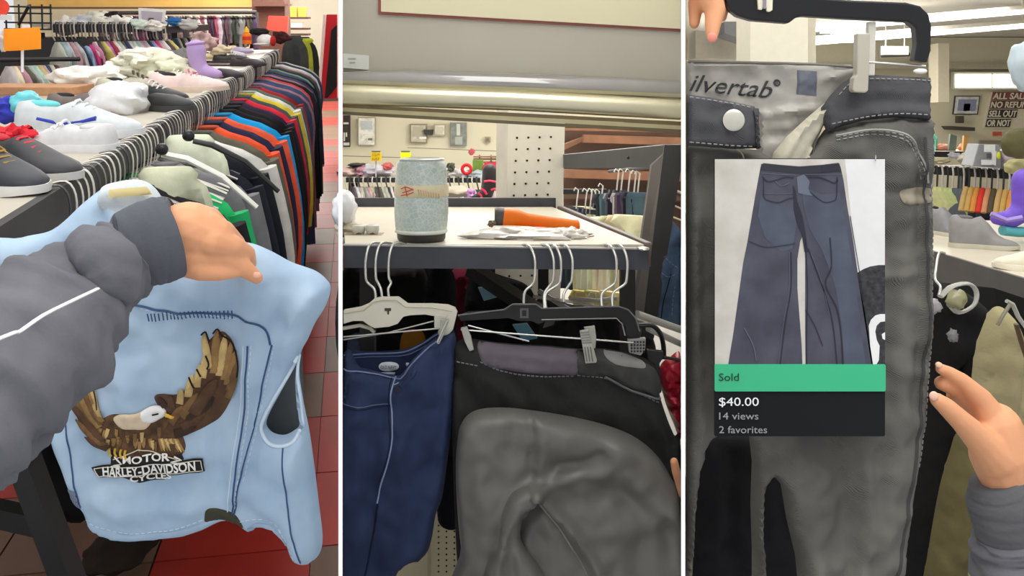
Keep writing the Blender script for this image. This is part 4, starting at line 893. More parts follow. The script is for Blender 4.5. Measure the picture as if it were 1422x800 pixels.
for i, (u, lab) in enumerate(((522,'yellow price sign with dark writing above the far rack'),(563,'blank yellow sign standing just above the jar'))):
    t = thing('yellow_sign', 2, P(u, 224, 5.0, 2), lab, 'sign')
    mk('card', quad(rect(u-7, 211.5, u+7.5, 223.5), 5.0, .01), mat('yellow_card', (255,240,10) if i else (250,214,20), rough=.5, var=.02, bump=0) if not i else mat('yellow_card2', (250,250,20), rough=.5, var=.02, bump=0), t, smooth=False)
    mk('clip', quad(rect(u-6, 209.5, u+6, 211.5), 5.0, .01), plain((110,104,96)), t, smooth=False)
    if i == 0:
        for v_, s_ in ((216.5,'ITEM'), (222.5,'HALF')): mk('lettering', flattext(s_, P(u-5,v_,4.99,2), Vector((1,0,0)), Vector((0,0,1)), 10/F*5, 4/F*5, thick=.002), plain((150,96,20)), t)
    mk('stem', G().tube([P(u, 223, 5.02, 2), P(u, 246, 5.02, 2)], .004, 6), plain((200,200,200), .3), t)

# ---- far rack behind the table
fA = P(470, 250, 5.0, 2); fA.x = -.1832*5.0+.03; fB = P(700, 250.5, 5.0, 2)
frame_rack(2, fA, fB, 'black-edged rack of pastel tops behind the middle table', zfoot=-1.55, depth=.4, board=.025)
pal4 = [((206,150,160),'pink'),((150,150,152),'grey'),((220,216,208),'white'),((96,90,92),'charcoal'),((150,160,150),'sage'),((176,150,176),'mauve'),((60,62,66),'black'),((196,186,172),'beige')]
rack_row(2, P(488,252,4.95,2), P(548,252,4.95,2), 15, 'the far rack left of the jar', .16, .42, pal4, Vector((.35,-1,0)), None, 3, t=.035)
rack_row(2, P(618,256,4.95,2), P(692,256,4.95,2), 14, 'the far rack right of the jar', .16, .42, pal4, Vector((.35,-1,0)), None, 8, t=.035)
for i in range(34):
    u = 479+i*6.3
    if 548 < u < 618: continue
    p = P(u, 251, 4.93, 2)
    mk('clothes_hanger', G().tube([p+Vector((0,.04,.016)), p+Vector((0,.01,.018)), p+Vector((0,-.005,.0)), p+Vector((.012,0,-.05))], .004, 5), (hk, hk3)[i % 2], b=2, label=('pale','black')[i % 2]+' hanger on the far rack '+('left' if u < 560 else 'right')+' of the jar', cat='hanger', group=('pale','black')[i % 2]+' hangers on the far rack '+('left' if u < 560 else 'right')+' of the jar')
for i, (u, v, rx, rz, c, lab) in enumerate(((484,239,.06,.034,(232,206,196),'pale peach bundle at the left end of the far rack top'),(502,236,.035,.04,(214,160,176),'pink bundle beside the peach one on the far rack'),(522,237,.095,.045,(226,224,236),'large lilac-white bag on the far rack below the yellow signs'),(538,231,.03,.026,(226,120,116),'salmon bundle at the right end of the lilac-white bag'),
   (497,229,.05,.012,(70,64,62),'black strap above the pink bundle'),(628,243,.04,.03,(206,204,200),'pale grey bundle just right of the jar'),(640,241,.04,.036,(226,222,228),'white bundle under the red wreath'),(663,243,.05,.03,(196,210,216),'light blue bundle right of the red wreath'),(626,232,.02,.03,(90,96,80),'dark green bundle behind the jar rim'))):
    lump(2, 'cloth_bundle', P(u, v, 5.15, 2), (rx, .1, rz*.8), cloth(c), lab, 'bundle', seed=60+i, nz=.45)
mk('red_wreath', G().tube([P(648,235,5.0,2)+Vector((.024*math.cos(a),0,.024*math.sin(a))) for a in [k*.5236 for k in range(12)]], .009, 8, closed=True), mat('red_foil', (226,32,40), rough=.4), b=2, label='round red wreath on the far rack', cat='wreath')
mk('green_box', G().box(P(664,233,5.3,2), (.06,.05,.09)), mat('green_paper', (120,150,60), rough=.6), b=2, smooth=False, label='green paper box right of the red wreath', cat='box', bevel=.003)
mk('brown_crate', G().box(P(674,221,7.5,2), (.19,.1,.012)).box(P(674,225.5,7.5,2), (.19,.1,.012)).box(P(674,217.5,7.5,2), (.19,.1,.01)).box(P(682,221,7.55,2), (.01,.08,.07)).box(P(666,221,7.55,2), (.01,.08,.07)), mat('brown_slats', (166,122,84), rough=.6), b=2, smooth=False, label='brown slatted crate on the far shelf beside the pillar', cat='crate')
mk('red_bag', G().ball(P(681,233,5.1,2), (.045,.04,.03), nz=.4, seed=2), cloth((226,60,76)), b=2, label='red bag above the black roller boot', cat='bag')
mk('back_ledge', G().box(P(650,227,7.6,2)+Vector((0,.1,-.06)), (.6,.2,.02)), plain((190,182,160)), b=2, smooth=False, label='cream ledge on the far wall behind the red wreath', cat='shelf')
lump(2, 'small_heart', P(655,211,15.4,2), (.05,.03,.05), cloth((206,96,110)), 'small pink heart hanging on the far wall', 'ornament')
lump(2, 'beige_shoe_bag', P(635, 266, 2.6, 2), (.04,.05,.016), cloth((176,166,148)), 'flat beige shoe bag behind the table right of the jar', 'bag', seed=9, nz=.25)
lump(2, 'lilac_flower', P(655, 270, 2.55, 2), (.012,.012,.012), cloth((206,150,206)), 'lilac flower ornament beside the black roller boot', 'flower', seed=3, nz=.8)
# roller boot
ls = thing('low_shelf', 2, Vector((-.1,2.1,-1.55)), 'low shelf just behind the table carrying the black boot', 'shelf')
mk('shelf_top', G().box((-.085,2.12,-.196), (.2,.42,.012)), creamtop, ls, smooth=False)
for x_ in (-.17, -.01): mk('leg', G().box((x_,2.2,-.876), (.02,.02,1.348)), blk, ls, smooth=False)
sb = thing('buckled_boot', 2, P(675, 279, 2.2, 2), 'black boot with pink straps and buckles behind the table', 'boot')
bkm = plain((44,40,44), .45); pkm = plain((232,40,90), .45)
mk('shell', flesh([[(P(680,238,2.2,2), .018), (P(679,256,2.2,2), .018), (P(676,268,2.2,2), .016), (P(668,272,2.2,2), .011), (P(658,275,2.2,2), .007)]], .003, 2), bkm, sb)
mk('sole', G().box(P(673,277,2.2,2), (.05,.03,.005)), plain((70,66,66), .5), sb)
for pts in ([(672,252),(680,251),(690,253)], [(668,262),(673,265),(676,270)], [(682,264),(686,262),(690,265)], [(664,268),(668,271),(669,275)]):
    mk('strap', G().tube([P(u, v, 2.17, 2) for u, v in pts], .0042, 8, .6), pkm, sb)

# ---- right: dark frame, wood wall, hanging racks
woodm = mat('wood_slats', (146,102,74), rough=.6, var=.15, scale=14, bump=.1); dkw = mat('dark_wood', (96,70,56), rough=.7, var=.15, scale=10)
ww = thing('slatted_wood_unit', 2, P(860, 330, 3.4, 2), 'brown wooden shelving unit with horizontal planks at the right', 'shelving')
mk('back_panel', quad([(783,170),(946.5,170),(946.5,345),(783,345)], 3.6, .03), dkw, ww, smooth=False)
for pts, c in (([(810,187),(946.5,191),(946.5,202),(810,198)], woodm), ([(784,178),(946.5,181),(946.5,184),(784,181)], woodm), ([(784,236),(946.5,240),(946.5,252),(784,247)], woodm), ([(784,270),(946.5,273),(946.5,279),(784,276)], dkw)):
    mk('plank', quad(pts, 3.5, .06), c, ww, smooth=False)
mk('plank', G().prism([P(784,200,3.3,2), P(810,190,3.5,2), P(810,196,3.5,2), P(784,208,3.3,2)], (0,.04,0)), woodm, ww, smooth=False)
df = thing('metal_gantry', 2, P(890, 470, 1.6, 2), 'dark grey metal frame with sloping top beam and leaning post', 'frame')
dfm = mat('dark_metal_frame', (78,78,76), rough=.45, var=.08, scale=20, bump=.05)
mk('top_beam', G().prism([P(783,215,1.9,2), P(926,201,1.6,2), P(926,232,1.6,2), P(783,234,1.9,2)], (0,.03,0)), dfm, df, smooth=False)
mk('post', G().prism([P(923,201,1.6,2), P(946,201,1.6,2), P(946,232,1.6,2), P(908,470,1.6,2), P(890,470,1.6,2)], (0,.03,0)), mat('dark_metal_post', (58,57,57), rough=.45, var=.08, scale=20, bump=.05), df, smooth=False)
mk('post_side', G().prism([P(905,230,1.62,2), P(923,212,1.6,2), P(892,470,1.6,2), P(872,470,1.64,2)], (0,.02,0)), mat('frame_side', (112,106,102), rough=.5, var=.06), df, smooth=False)
mk('bolt', G().ball(P(872,219,1.68,2), (.003,.003,.003)), plain((30,30,30), .4), df)
mk('wire_shelf', G().tube([P(930,262,1.75,2), P(946,268,1.75,2)], .003, 6).tube([P(928,282,1.75,2), P(946,290,1.75,2)], .002, 6).tube([P(930,300,1.75,2), P(946,306,1.75,2)], .002, 6), chrome, df)
# folded jeans hanging at the right edge
jr = Sheet([(930,306),(945,322),(945.5,345),(945.5,400),(945.5,452),(925,450),(907,444),(902,410),(904,380),(912,350),(922,325)], flat_base(2, 1.62), .016, 8, [([(925,330),(920,400)],5,.004), ([(938,340),(932,380)],4,-.003)], 5, amp=.006)
jrt = thing('hanging_jeans', 2, P(925, 452, 1.62, 2), 'blue jeans hanging beside the leaning post at the right edge', 'jeans')
djm = mat('mid_denim', (98,124,158), rough=.9, var=.3, scale=30, bump=.4, bscale=200, weave=True)
mk('leg_panel', jr.geo(), djm, jrt)
g = G(); [jr.dashes(g, ln, .0007, 4, 2) for ln in ([(912,372),(925,382),(938,378)], [(918,352),(930,364),(943,372)], [(935,395),(930,440)])]
mk('stitching', g, plain((150,176,210), .9), jrt, kind='stuff')
mk('seam', jr.line([(929,378),(922,405),(916,440)], .001), plain((24,36,60), .9), jrt)
# right-hand hanging row: cream trousers and black tops with wire hooks
mk('black_rail', G().box(P(812,266,2.62,2), (.12,.02,.014)), blk, b=2, smooth=False, label='short black rail right of the pegboard pillar', cat='rail')
mk('clothes_rail', G().tube([P(846,238,2.45,2), P(912,231,2.2,2)], .004, 8), dfm, b=2, label='thin dark rail carrying the cream trousers', cat='rail')
for i, (u, v) in enumerate(((800,264),(812,265),(819,265),(824,266),(829,266),(834,258),(856,238),(862,238),(872,238),(880,240),(885,241))):
    Y = 2.55-(u-800)*.003; p = P(u, v, Y, 2)
    t = thing('wire_hanger', 2, p, 'wire hanger hook %s' % ('above the small dark tops by the pillar' if u < 836 else 'above the cream trousers under the sloping beam'), 'hanger', 'wire hooks '+('by the pillar' if u < 836 else 'under the sloping beam'))
    mk('hook', G().tube([p+Vector((-.006,0,-.002)), p+Vector((-.002,0,.006)), p+Vector((.006,0,0)), p+Vector((.002,-.005,-.03)), p+Vector((0,-.005,-.05))], .0022, 6), hk, t)
    mk('clip_bar', G().beam(p+Vector((-.02,-.01,-.052)), p+Vector((.02,.01,-.058)), .008, .012), plain((70,72,80), .3), t, smooth=False)
pal5 = [((44,46,58),'navy'),((206,204,150),'pale yellow'),((216,214,196),'cream'),((50,48,54),'black')]
rack_row(2, P(788,272,2.6,2), P(834,272,2.58,2), 9, 'the short black rail by the pillar', .045, .16, pal5, Vector((.6,-.8,0)), None, 2, seq=[0,3,0,1,1,2,3,0,3], t=.025, neck=.03)
pal6 = [((60,60,72),'charcoal'),((84,88,100),'blue grey'),((40,40,46),'black'),((170,170,176),'silver grey')]
rack_row(2, P(838,254,2.42,2), P(890,250,2.26,2), 12, 'the rail under the sloping beam', .03, .08, pal6, Vector((.8,-.6,0)), None, 6, seq=[0,2,1,3,1,2,3,1,0], t=.025, neck=.03)
pal7 = [((206,202,164),'pale khaki'),((222,218,186),'cream'),((190,186,140),'olive cream')]
rack_row(2, P(806,290,2.36,2), P(884,281,2.2,2), 9, 'the rail behind the table corner', .032, .30, pal7, Vector((.85,-.5,0)), None, 4, seq=[2,0,1,0,1,1], t=.035, name='hanging_trousers', neck=.05)
rack_row(2, P(812,385,1.95,2), P(862,385,1.85,2), 5, 'the low rail seen under the front board', .04, .07, [((206,190,120),'mustard cream'),((214,206,160),'pale cream'),((192,178,104),'ochre')], Vector((.85,-.5,0)), None, 4, seq=[2,0,2,1,1], t=.03, name='hanging_trousers', neck=.04)
# ---- below the rail: dark space full of hanging things
mk('shade_backdrop', G().prism([P(476.8,372,1.97,2), P(700,372,1.97,2), P(700,560,1.97,2), P(640,700,1.97,2), P(476.8,700,1.97,2)], (0,.02,0)), plain((22,21,24), .9), b=2, smooth=False, label='black sheet standing in for the shade under the table behind the hanging shorts', cat='panel')  # dark sheet added where only shade lies below the table
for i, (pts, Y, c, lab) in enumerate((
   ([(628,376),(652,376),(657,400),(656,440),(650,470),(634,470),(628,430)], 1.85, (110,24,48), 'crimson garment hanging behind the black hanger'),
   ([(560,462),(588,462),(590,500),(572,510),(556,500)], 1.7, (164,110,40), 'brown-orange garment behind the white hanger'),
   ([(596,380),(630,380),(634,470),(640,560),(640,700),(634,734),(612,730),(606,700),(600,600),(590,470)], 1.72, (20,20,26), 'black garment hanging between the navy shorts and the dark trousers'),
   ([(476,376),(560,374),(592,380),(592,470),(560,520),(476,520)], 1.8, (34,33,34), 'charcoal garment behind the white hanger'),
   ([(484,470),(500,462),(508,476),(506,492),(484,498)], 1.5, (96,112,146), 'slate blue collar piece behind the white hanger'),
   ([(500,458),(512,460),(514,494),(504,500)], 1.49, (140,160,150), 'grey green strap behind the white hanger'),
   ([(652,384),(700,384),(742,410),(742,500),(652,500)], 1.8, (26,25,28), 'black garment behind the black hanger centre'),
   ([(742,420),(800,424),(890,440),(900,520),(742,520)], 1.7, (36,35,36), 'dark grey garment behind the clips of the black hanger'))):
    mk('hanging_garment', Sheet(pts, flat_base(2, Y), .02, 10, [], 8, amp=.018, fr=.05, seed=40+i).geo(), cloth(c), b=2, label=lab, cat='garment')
mk('teal_packet', G().prism([P(664,400,1.7,2), P(690,398,1.7,2), P(694,412,1.7,2), P(672,418,1.7,2)], (0,.01,0)), plain((130,170,186), .3), b=2, smooth=False, label='small pale teal packet in the dark behind the black hanger', cat='packet')
mk('teal_strip', G().prism([P(712,452,1.5,2), P(732,450,1.5,2), P(746,470,1.5,2), P(726,474,1.5,2)], (0,.01,0)), plain((120,180,206), .3), b=2, smooth=False, label='light blue strip under the left end of the black hanger', cat='strip')
mk('sloping_bar', G().beam(P(656,374,1.6,2), P(764,446,1.5,2), .03, .02), plain((30,29,32), .3), b=2, smooth=False, label='black sloping bar below the front rail', cat='bar')
mk('clear_hangers', G().tube([P(740,412,1.5,2), P(800,420,1.5,2), P(850,432,1.5,2), P(900,448,1.5,2)], .006, 8, .5).tube([P(748,404,1.52,2), P(780,424,1.5,2), P(812,440,1.5,2)], .004, 6).tube([P(790,414,1.5,2), P(830,418,1.5,2), P(856,414,1.5,2)], .004, 6), mat('clear_plastic', (196,194,186), rough=.15, var=.03, bump=.2, bscale=50, alpha=.6), b=2, label='cluster of clear plastic hangers behind the black one', cat='hanger')
mk('steel_rail', G().tube([P(884,436,1.45,2), P(945.5,458,1.5,2)], .006, 10).tube([P(900,456,1.45,2), P(945.5,478,1.5,2)], .005, 10), plain((206,204,196), .3, metal=.4), b=2, label='pale double metal rail at the right edge under the jeans', cat='rail')

# ---- hooks over the front rail and the two hangers
steel = mat('steel_wire', (206,206,202), rough=.25, var=.03, bump=0, metal=.7)
def railhook(parent, u0, v0, u1, v1, Y=1.235, r=.0016, bend=-8):
    pts = [(u0+22,339,1.262),(u0+12,337,1.25),(u0+4,340,1.235),(u0,352,Y),(u0,(v0+v1)/2+20,Y),(u0+2,v1-40,Y),(u1+bend*.3,v1-24,Y),(u1,v1,Y)]
    mk('hook', G().tube([P(*q, 2) for q in catmull(pts, False, 5)], r, 8), steel, parent)
h0 = 4
wh = thing('white_clip_hanger', 2, P(550, 470, 1.2, 2), 'white plastic clip hanger with three wire hooks holding the navy shorts', 'hanger')
wpl = mat('ivory_plastic', (226,222,206), rough=.35, var=.02, bump=0)
for u0, u1 in ((508, 522), (522, 531), (540, 541)):
    mk('hook', G().tube([P(*q, 2) for q in catmull([(u0+24,339,1.27),(u0+14,337,1.25),(u0+5,341,1.235),(u0,360,1.225),(u0,385,1.22),(u0+3,393,1.22),(u1-2,402,1.215),(u1,418,1.21)], False, 5)], .0017, 8), steel, wh)
def px_prism(pts, Y, th, b=2, dy=0): return G().prism([P(u, v, Y, b) for u, v in pts], (0, th, 0))
mk('plastic_bar', px_prism([(476.8,431),(500,427),(512,422),(520,415),(529,413),(553,413),(560,418),(566,422.5),(600,422.5),(622,424),(632,428),(635,434),(632,446),(629,458),(622,466),(610,466),(608,462),(612,444),(608,440),(590,437),(570,438),(560,440),(552,450),(540,454),(520,456),(512,452),(504,446),(490,446),(476.8,450)], 1.205, .008), wpl, wh, smooth=False, bevel=.0008)
mk('bar_rib', G().tube([P(*q, 2) for q in ((478,435,1.2045),(505,431,1.2045),(517,420,1.2045),(530,417,1.2045),(551,417,1.2045),(563,426,1.2045),(600,427,1.2045),(628,432,1.2045))], .0008, 5), plain((206,200,182), .4), wh)
mk('size_mark', px_prism([(534,428),(543,428),(543,432),(540.5,432),(540,437),(538,437),(537.5,432),(534,432)], 1.2045, .001), plain((70,66,58)), wh, smooth=False)
mk('lower_bar', G().tube([P(476.8,456,1.215,2), P(500,452,1.215,2), P(514,456,1.215,2), P(520,462,1.215,2)], .004, 8, .6), wpl, wh)
for a, c in (((476.8,468,1.2),(612,456,1.2)), ((476.8,472,1.21),(540,462,1.205)), ((540,462,1.205),(602,446,1.205))): mk('clip_wire', G().tube([P(*a,2), P(*c,2)], .0011, 6), steel, wh)
cl = mk('metal_clip', px_prism([(612,444),(624,444),(618,462),(610,478),(607,478),(611,458)], 1.19, .006), mat('clip_steel', (176,176,168), rough=.3, metal=.5, bump=0), wh, smooth=False, bevel=.0006)
mk('metal_clip', G().tube([P(607,476,1.187,2), P(616,456,1.186,2), P(621,446,1.188,2)], .0016, 6), steel, wh)
mk('clip_body', px_prism(rect(603,438,620,456), 1.198, .012), plain((206,204,190), .3), wh, smooth=False, bevel=.001)

# navy shorts
SY = 1.2
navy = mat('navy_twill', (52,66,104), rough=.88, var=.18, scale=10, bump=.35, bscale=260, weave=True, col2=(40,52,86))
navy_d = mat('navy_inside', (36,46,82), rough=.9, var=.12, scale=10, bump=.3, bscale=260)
nvs = thing('navy_shorts', 2, P(550, 800, SY, 2), 'navy blue chino shorts clipped to the white hanger', 'shorts')
base2 = flat_base(2, SY+.01)
def clipL(u): return max(u, 477.2)
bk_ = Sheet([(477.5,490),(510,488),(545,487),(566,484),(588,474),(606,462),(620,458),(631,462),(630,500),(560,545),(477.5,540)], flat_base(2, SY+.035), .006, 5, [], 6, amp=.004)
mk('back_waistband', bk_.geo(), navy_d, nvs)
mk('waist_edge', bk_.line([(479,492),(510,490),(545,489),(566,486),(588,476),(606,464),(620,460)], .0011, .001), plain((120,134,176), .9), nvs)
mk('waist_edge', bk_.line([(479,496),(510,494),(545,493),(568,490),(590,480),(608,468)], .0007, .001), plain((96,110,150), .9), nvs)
lo_ = mk('oval_label', bk_.patch([(531,502),(541,500.5),(551,502),(555,507),(551,512),(541,513.5),(531,512),(527,507)], .001, 2, 3, .0015).geo(), plain((226,228,232), .8), nvs, label='white oval label inside the waistband')
mk('label_text', bk_.text('OLD NAVY', 530, 509.5, 552, 509.5, 4.6, .0035, thick=.0003), plain((70,90,140), .8), nvs)
mk('size_tag', bk_.patch([(564.5,502),(569,502),(569,507),(564.5,507)], .001, 1, 2, .0015, smooth=False).geo(), plain((220,224,232)), nvs)
mk('size_tag', bk_.patch([(530,515),(550,515),(548,520),(534,520)], .001, 1, 3, .0015, smooth=False).geo(), plain((196,204,220)), nvs)
fr = Sheet([(477.2,507),(500,510),(520,515),(540,520),(552,522),(560,517),(568,505),(580,492),(596,476),(612,466),(630,462),(634,490),(631,540),(626,600),(620,650),(614,690),(605,715),(600,745),(594,765),(585,775),(572,776),(560,786),(550,800),(545,830),(477.2,830)], base2, .022, 12,
   [([(547,525),(540,600),(532,660),(528,720)],6,.004), ([(560,540),(590,600),(600,660)],16,-.006), ([(500,560),(505,650),(500,740)],14,.006), ([(575,500),(562,560),(556,640)],10,.006), ([(600,480),(610,560),(604,650)],9,-.007), ([(520,600),(515,700),(525,790)],12,-.006), ([(560,660),(575,720),(560,770)],14,.006), ([(585,560),(560,610)],7,.005)], 6, amp=.009, fr=.022, seed=3)
mk('front_panel', fr.geo(), navy, nvs, sharp=80)
mk('fly_seam', fr.line([(550,522),(546,545),(548,580),(547,610),(540,640),(532,665),(527,690)], .0011), plain((150,166,204), .9), nvs)
mk('fly_seam', fr.line([(545,522),(543,560),(545,600),(540,630),(530,660)], .0008), plain((24,30,56), .9), nvs)
mk('waistband_edge', fr.line([(480,508),(520,516),(552,523),(562,518),(570,506),(582,493),(598,478),(612,468)], .0011), plain((126,140,180), .9), nvs)
mk('pocket_seam', fr.line([(478,557),(500,559),(524,559),(545,556)], .001), plain((30,40,70), .9), nvs)
mk('pocket_seam', fr.line([(478,554),(500,556),(524,556),(545,553)], .0006), plain((110,124,160), .9), nvs)
mk('belt_loop', fr.patch([(483,512),(492,514),(485,548),(476.8,548)], .003, 3, 4, .0008, smooth=False).geo(), navy_d, nvs)
mk('belt_loop', fr.patch([(573,512),(580,505),(583,508),(576,520)], .002, 3, 4, .0008, smooth=False).geo(), navy, nvs)
mk('button', G().tube([fr.at(555,533,.0005), fr.at(555,533,.004)], .0045, 16), plain((34,38,54), .3), nvs)
mk('crotch_seam', fr.line([(528,690),(524,720),(516,760),(508,800)], .0014), plain((20,26,50), .9), nvs)
mk('button_hole', fr.line([(550,528),(556,526)], .0008), plain((170,180,206), .9), nvs)

# black hanger
bh = thing('black_clip_hanger', 2, P(760, 480, 1.2, 2), 'black plastic clip hanger holding the dark trousers', 'hanger')
bpl = mat('black_plastic', (20,20,22), rough=.35, var=.05, bump=0, spec=.4)
mk('plastic_bar', px_prism([(636,440),(650,434),(700,432),(712,424),(744,424),(752,430),(830,427),(860,427),(874,432),(884,445),(888,462),(889,478),(880,478),(872,470),(868,452),(862,444),(850,442),(760,446),(748,450),(738,446),(720,446),(706,442),(640,446)], 1.2, .009), bpl, bh, smooth=False, bevel=.001)
mk('painted_bar_highlight', G().tube([P(*q, 2) for q in ((636,438,1.199),(700,430,1.199),(712,422.5,1.199),(744,422.5,1.199),(753,428.5,1.199),(858,425.5,1.199),(872,430,1.199),(883,442,1.199),(888,460,1.199))], .0011, 6), plain((110,110,112), .2), bh)  # pale grey tubes painted as the sheen along the black bar
mk('painted_bar_highlight', G().tube([P(*q, 2) for q in ((752,444,1.199),(856,442,1.199),(864,450,1.199),(868,466,1.199))], .0009, 6), plain((150,150,150), .2), bh)
mk('size_window', px_prism([(722,428),(734,428),(734,442),(722,442)], 1.198, .002), plain((90,90,92), .2), bh, smooth=False)
mk('size_window', px_prism([(725,431),(731,431),(731,439),(725,439)], 1.197, .002), plain((20,20,20), .3), bh, smooth=False)
for u0, u1, v1 in ((738,728,440), (764,756,428), (774,758,428), (790,783,420), (851,836,428), (866,851,430)):
    mk('hook', G().tube([P(*q, 2) for q in catmull([(u0-14,340,1.27),(u0-6,340,1.25),(u0,346,1.237),(u0+5,362,1.228),(u0+4,388,1.222),(u0,396,1.22),(u1,408,1.215),(u1,v1,1.205)], False, 5)], .0018, 8), steel, bh)
for (a, c) in (((640,458,1.195),(880,476,1.19)), ((650,452,1.2),(735,474,1.195))): mk('clip_wire', G().tube([P(*a,2), P(*c,2)], .0012, 6), steel, bh)
clm = mat('clip_steel', (176,176,168))
for (u, v, w_) in ((645,456,9),):
    mk('metal_clip', px_prism([(640,456),(648,454),(654,468),(658,486),(652,488),(645,474)], 1.185, .006), clm, bh, smooth=False, bevel=.0007)
mk('metal_clip', px_prism([(805,460),(817,458),(824,482),(829,500),(828,504),(813,505),(811,492)], 1.175, .006), clm, bh, smooth=False, bevel=.0007)
mk('metal_clip', px_prism([(811,455),(826,453),(828,468),(827,484),(821,484)], 1.183, .006), clm, bh, smooth=False, bevel=.0007)
g = G()
for k in range(5): g.tube([P(806+k*.7,462+k*3.6,1.1745,2), P(818+k*.8,461+k*3.6,1.1745,2)], .0009, 5)
for k in range(3): g.tube([P(812+k*4,482,1.1745,2), P(815+k*4,502,1.1745,2)], .0008, 5)
mk('clip_ribs', g, plain((120,120,114), .3), bh, kind='stuff')
mk('end_grip', px_prism([(872,472),(897,470),(896,486),(890,494),(874,490)], 1.195, .01), plain((150,150,146), .4), bh, smooth=False, bevel=.001)
g = G()
for a in range(5):
    for c in range(4): g.box(P(877+a*4.2, 475+c*4.3, 1.1945, 2), (.0024,.001,.0024))
mk('grip_studs', g, plain((40,40,40), .3), bh, kind='stuff')
b2 = thing('black_clip_hanger', 2, P(920, 500, 1.24, 2), 'second black hanger end showing at the right above the red lace', 'hanger')
mk('plastic_bar', G().tube([P(*q, 2) for q in catmull([(886,452,1.25),(905,452,1.25),(916,462,1.25),(921,478,1.25),(922,498,1.25)], False, 4)], .0055, 8, .6), bpl, b2)
mk('clip', px_prism([(899,486),(921,488),(922,496),(916,505),(919,540),(912,545),(908,505),(899,500)], 1.215, .008), plain((34,34,36), .25), b2, smooth=False, bevel=.001)
mk('clip_wire', G().tube([P(922,496,1.24,2), P(945,500,1.24,2)], .0022, 6), plain((50,50,52), .3), b2)

# dark trousers with shiny grey leg
tq = thing('dark_trousers', 2, P(790, 800, SY, 2), 'black and satin grey sports trousers clipped to the black hanger', 'trousers')
blkf = mat('black_jersey', (36,36,36), rough=.85, var=.1, scale=12, bump=.2)
bt = Sheet([(630,482),(640,472),(652,470),(680,474),(720,478),(760,480),(800,484),(838,484),(870,490),(900,500),(912,516),(916,548),(926,580),(936,604),(945.2,622),(945.2,830),(645,830),(636,790),(632,730),(629,640),(627,560),(628,510)], flat_base(2, SY+.012), .024, 12,
   [([(680,520),(720,560),(740,620)],12,.005), ([(760,510),(800,545),(860,570)],14,.005), ([(700,500),(712,530)],7,-.004), ([(850,500),(880,540),(920,600)],10,.007), ([(640,520),(660,560)],10,-.005)], 7, amp=.007, fr=.022, seed=6)
mk('body', bt.geo(), blkf, tq, sharp=80)
wb = mk('waistband', bt.patch([(666,471),(700,475),(740,478),(770,480),(800,481),(803,498),(799,514),(770,512),(730,510),(700,507),(678,501),(668,490)], .003, 4, 5, .001).geo(), mat('mauve_grey_band', (104,96,106), rough=.8, var=.1, scale=16), tq, label='mauve grey waistband')
mk('waistband', bt.patch([(800,482),(840,485),(870,492),(898,502),(912,516),(915,544),(890,536),(862,526),(840,516),(800,513)], .0025, 4, 5, .0008).geo(), mat('charcoal_band', (66,66,66), rough=.85, var=.08, scale=16), tq)
mk('waistband', bt.patch([(838,484),(862,488),(890,497),(890,504),(862,500),(842,492)], .002, 3, 4, .004).geo(), plain((140,140,138), .8), tq, label='pale lining at the waistband end')
g = G(); [bt.dashes(g, ln, .0008, 4, 2, .001) for ln in ([(636,496),(665,500)], [(668,495),(700,510),(740,514),(797,516)], [(800,515),(840,519),(870,532),(912,552)])]
mk('stitching', g, plain((130,126,134), .9), tq, kind='stuff')
mk('waist_seam', bt.line([(838,516),(858,526),(880,536),(914,548)], .0016, .003), plain((110,108,110), .8), tq)
satin = mat('satin_grey', (114,112,108), rough=.38, var=.1, scale=6, bump=.12, bscale=140, spec=.5)
sg = Sheet([(636,606),(640,590),(650,576),(668,568),(700,566),(740,570),(790,578),(840,590),(880,606),(910,630),(930,660),(945,700),(945.2,830),(652,830),(640,760),(634,690),(633,640)], flat_base(2, SY-.02), .026, 16,
   [([(735,572),(740,610),(737,650)],5,-.007), ([(748,580),(754,610),(748,640)],12,.007), ([(742,672),(775,705),(812,750),(850,830)],7,.013), ([(700,830),(692,770),(702,712),(728,676),(748,668)],9,.018), ([(770,605),(850,625),(905,690)],20,.007), ([(775,640),(812,632),(830,622)],8,-.009), ([(745,672),(790,652),(840,645)],9,.008), ([(780,690),(860,680),(920,720)],16,-.011), ([(722,830),(714,770),(722,722),(740,694)],8,-.016), ([(930,700),(938,780)],6,.006), ([(660,600),(670,700),(665,790)],14,.006), ([(800,740),(870,720),(920,700)],16,.007)], 6, amp=.010, fr=.018, seed=9)
mk('satin_leg', sg.geo(), satin, tq, sharp=80)
rl = Sheet([(668,812),(676,780),(688,750),(694,715),(706,690),(722,678),(740,676),(750,690),(744,702),(730,710),(724,730),(724,750),(736,770),(750,790),(760,830),(672,830)], flat_base(2, SY-.05), .022, 12, [([(690,800),(700,740),(720,700)],6,.006), ([(712,790),(712,740)],6,-.005)], 5, amp=.004)
mk('turned_hem', rl.geo(), satin, tq, sharp=80)
mk('seam', sg.line([(748,684),(775,720),(800,760),(825,810)], .0012), plain((140,140,136), .7), tq)
mk('painted_gap_shade', sg.patch([(706,800),(715,786),(735,790),(752,806),(756,830),(706,830)], .002, 4, 6, .004).geo(), plain((16,12,12), .9), tq)  # dark patch painted on as shade inside the fold gap

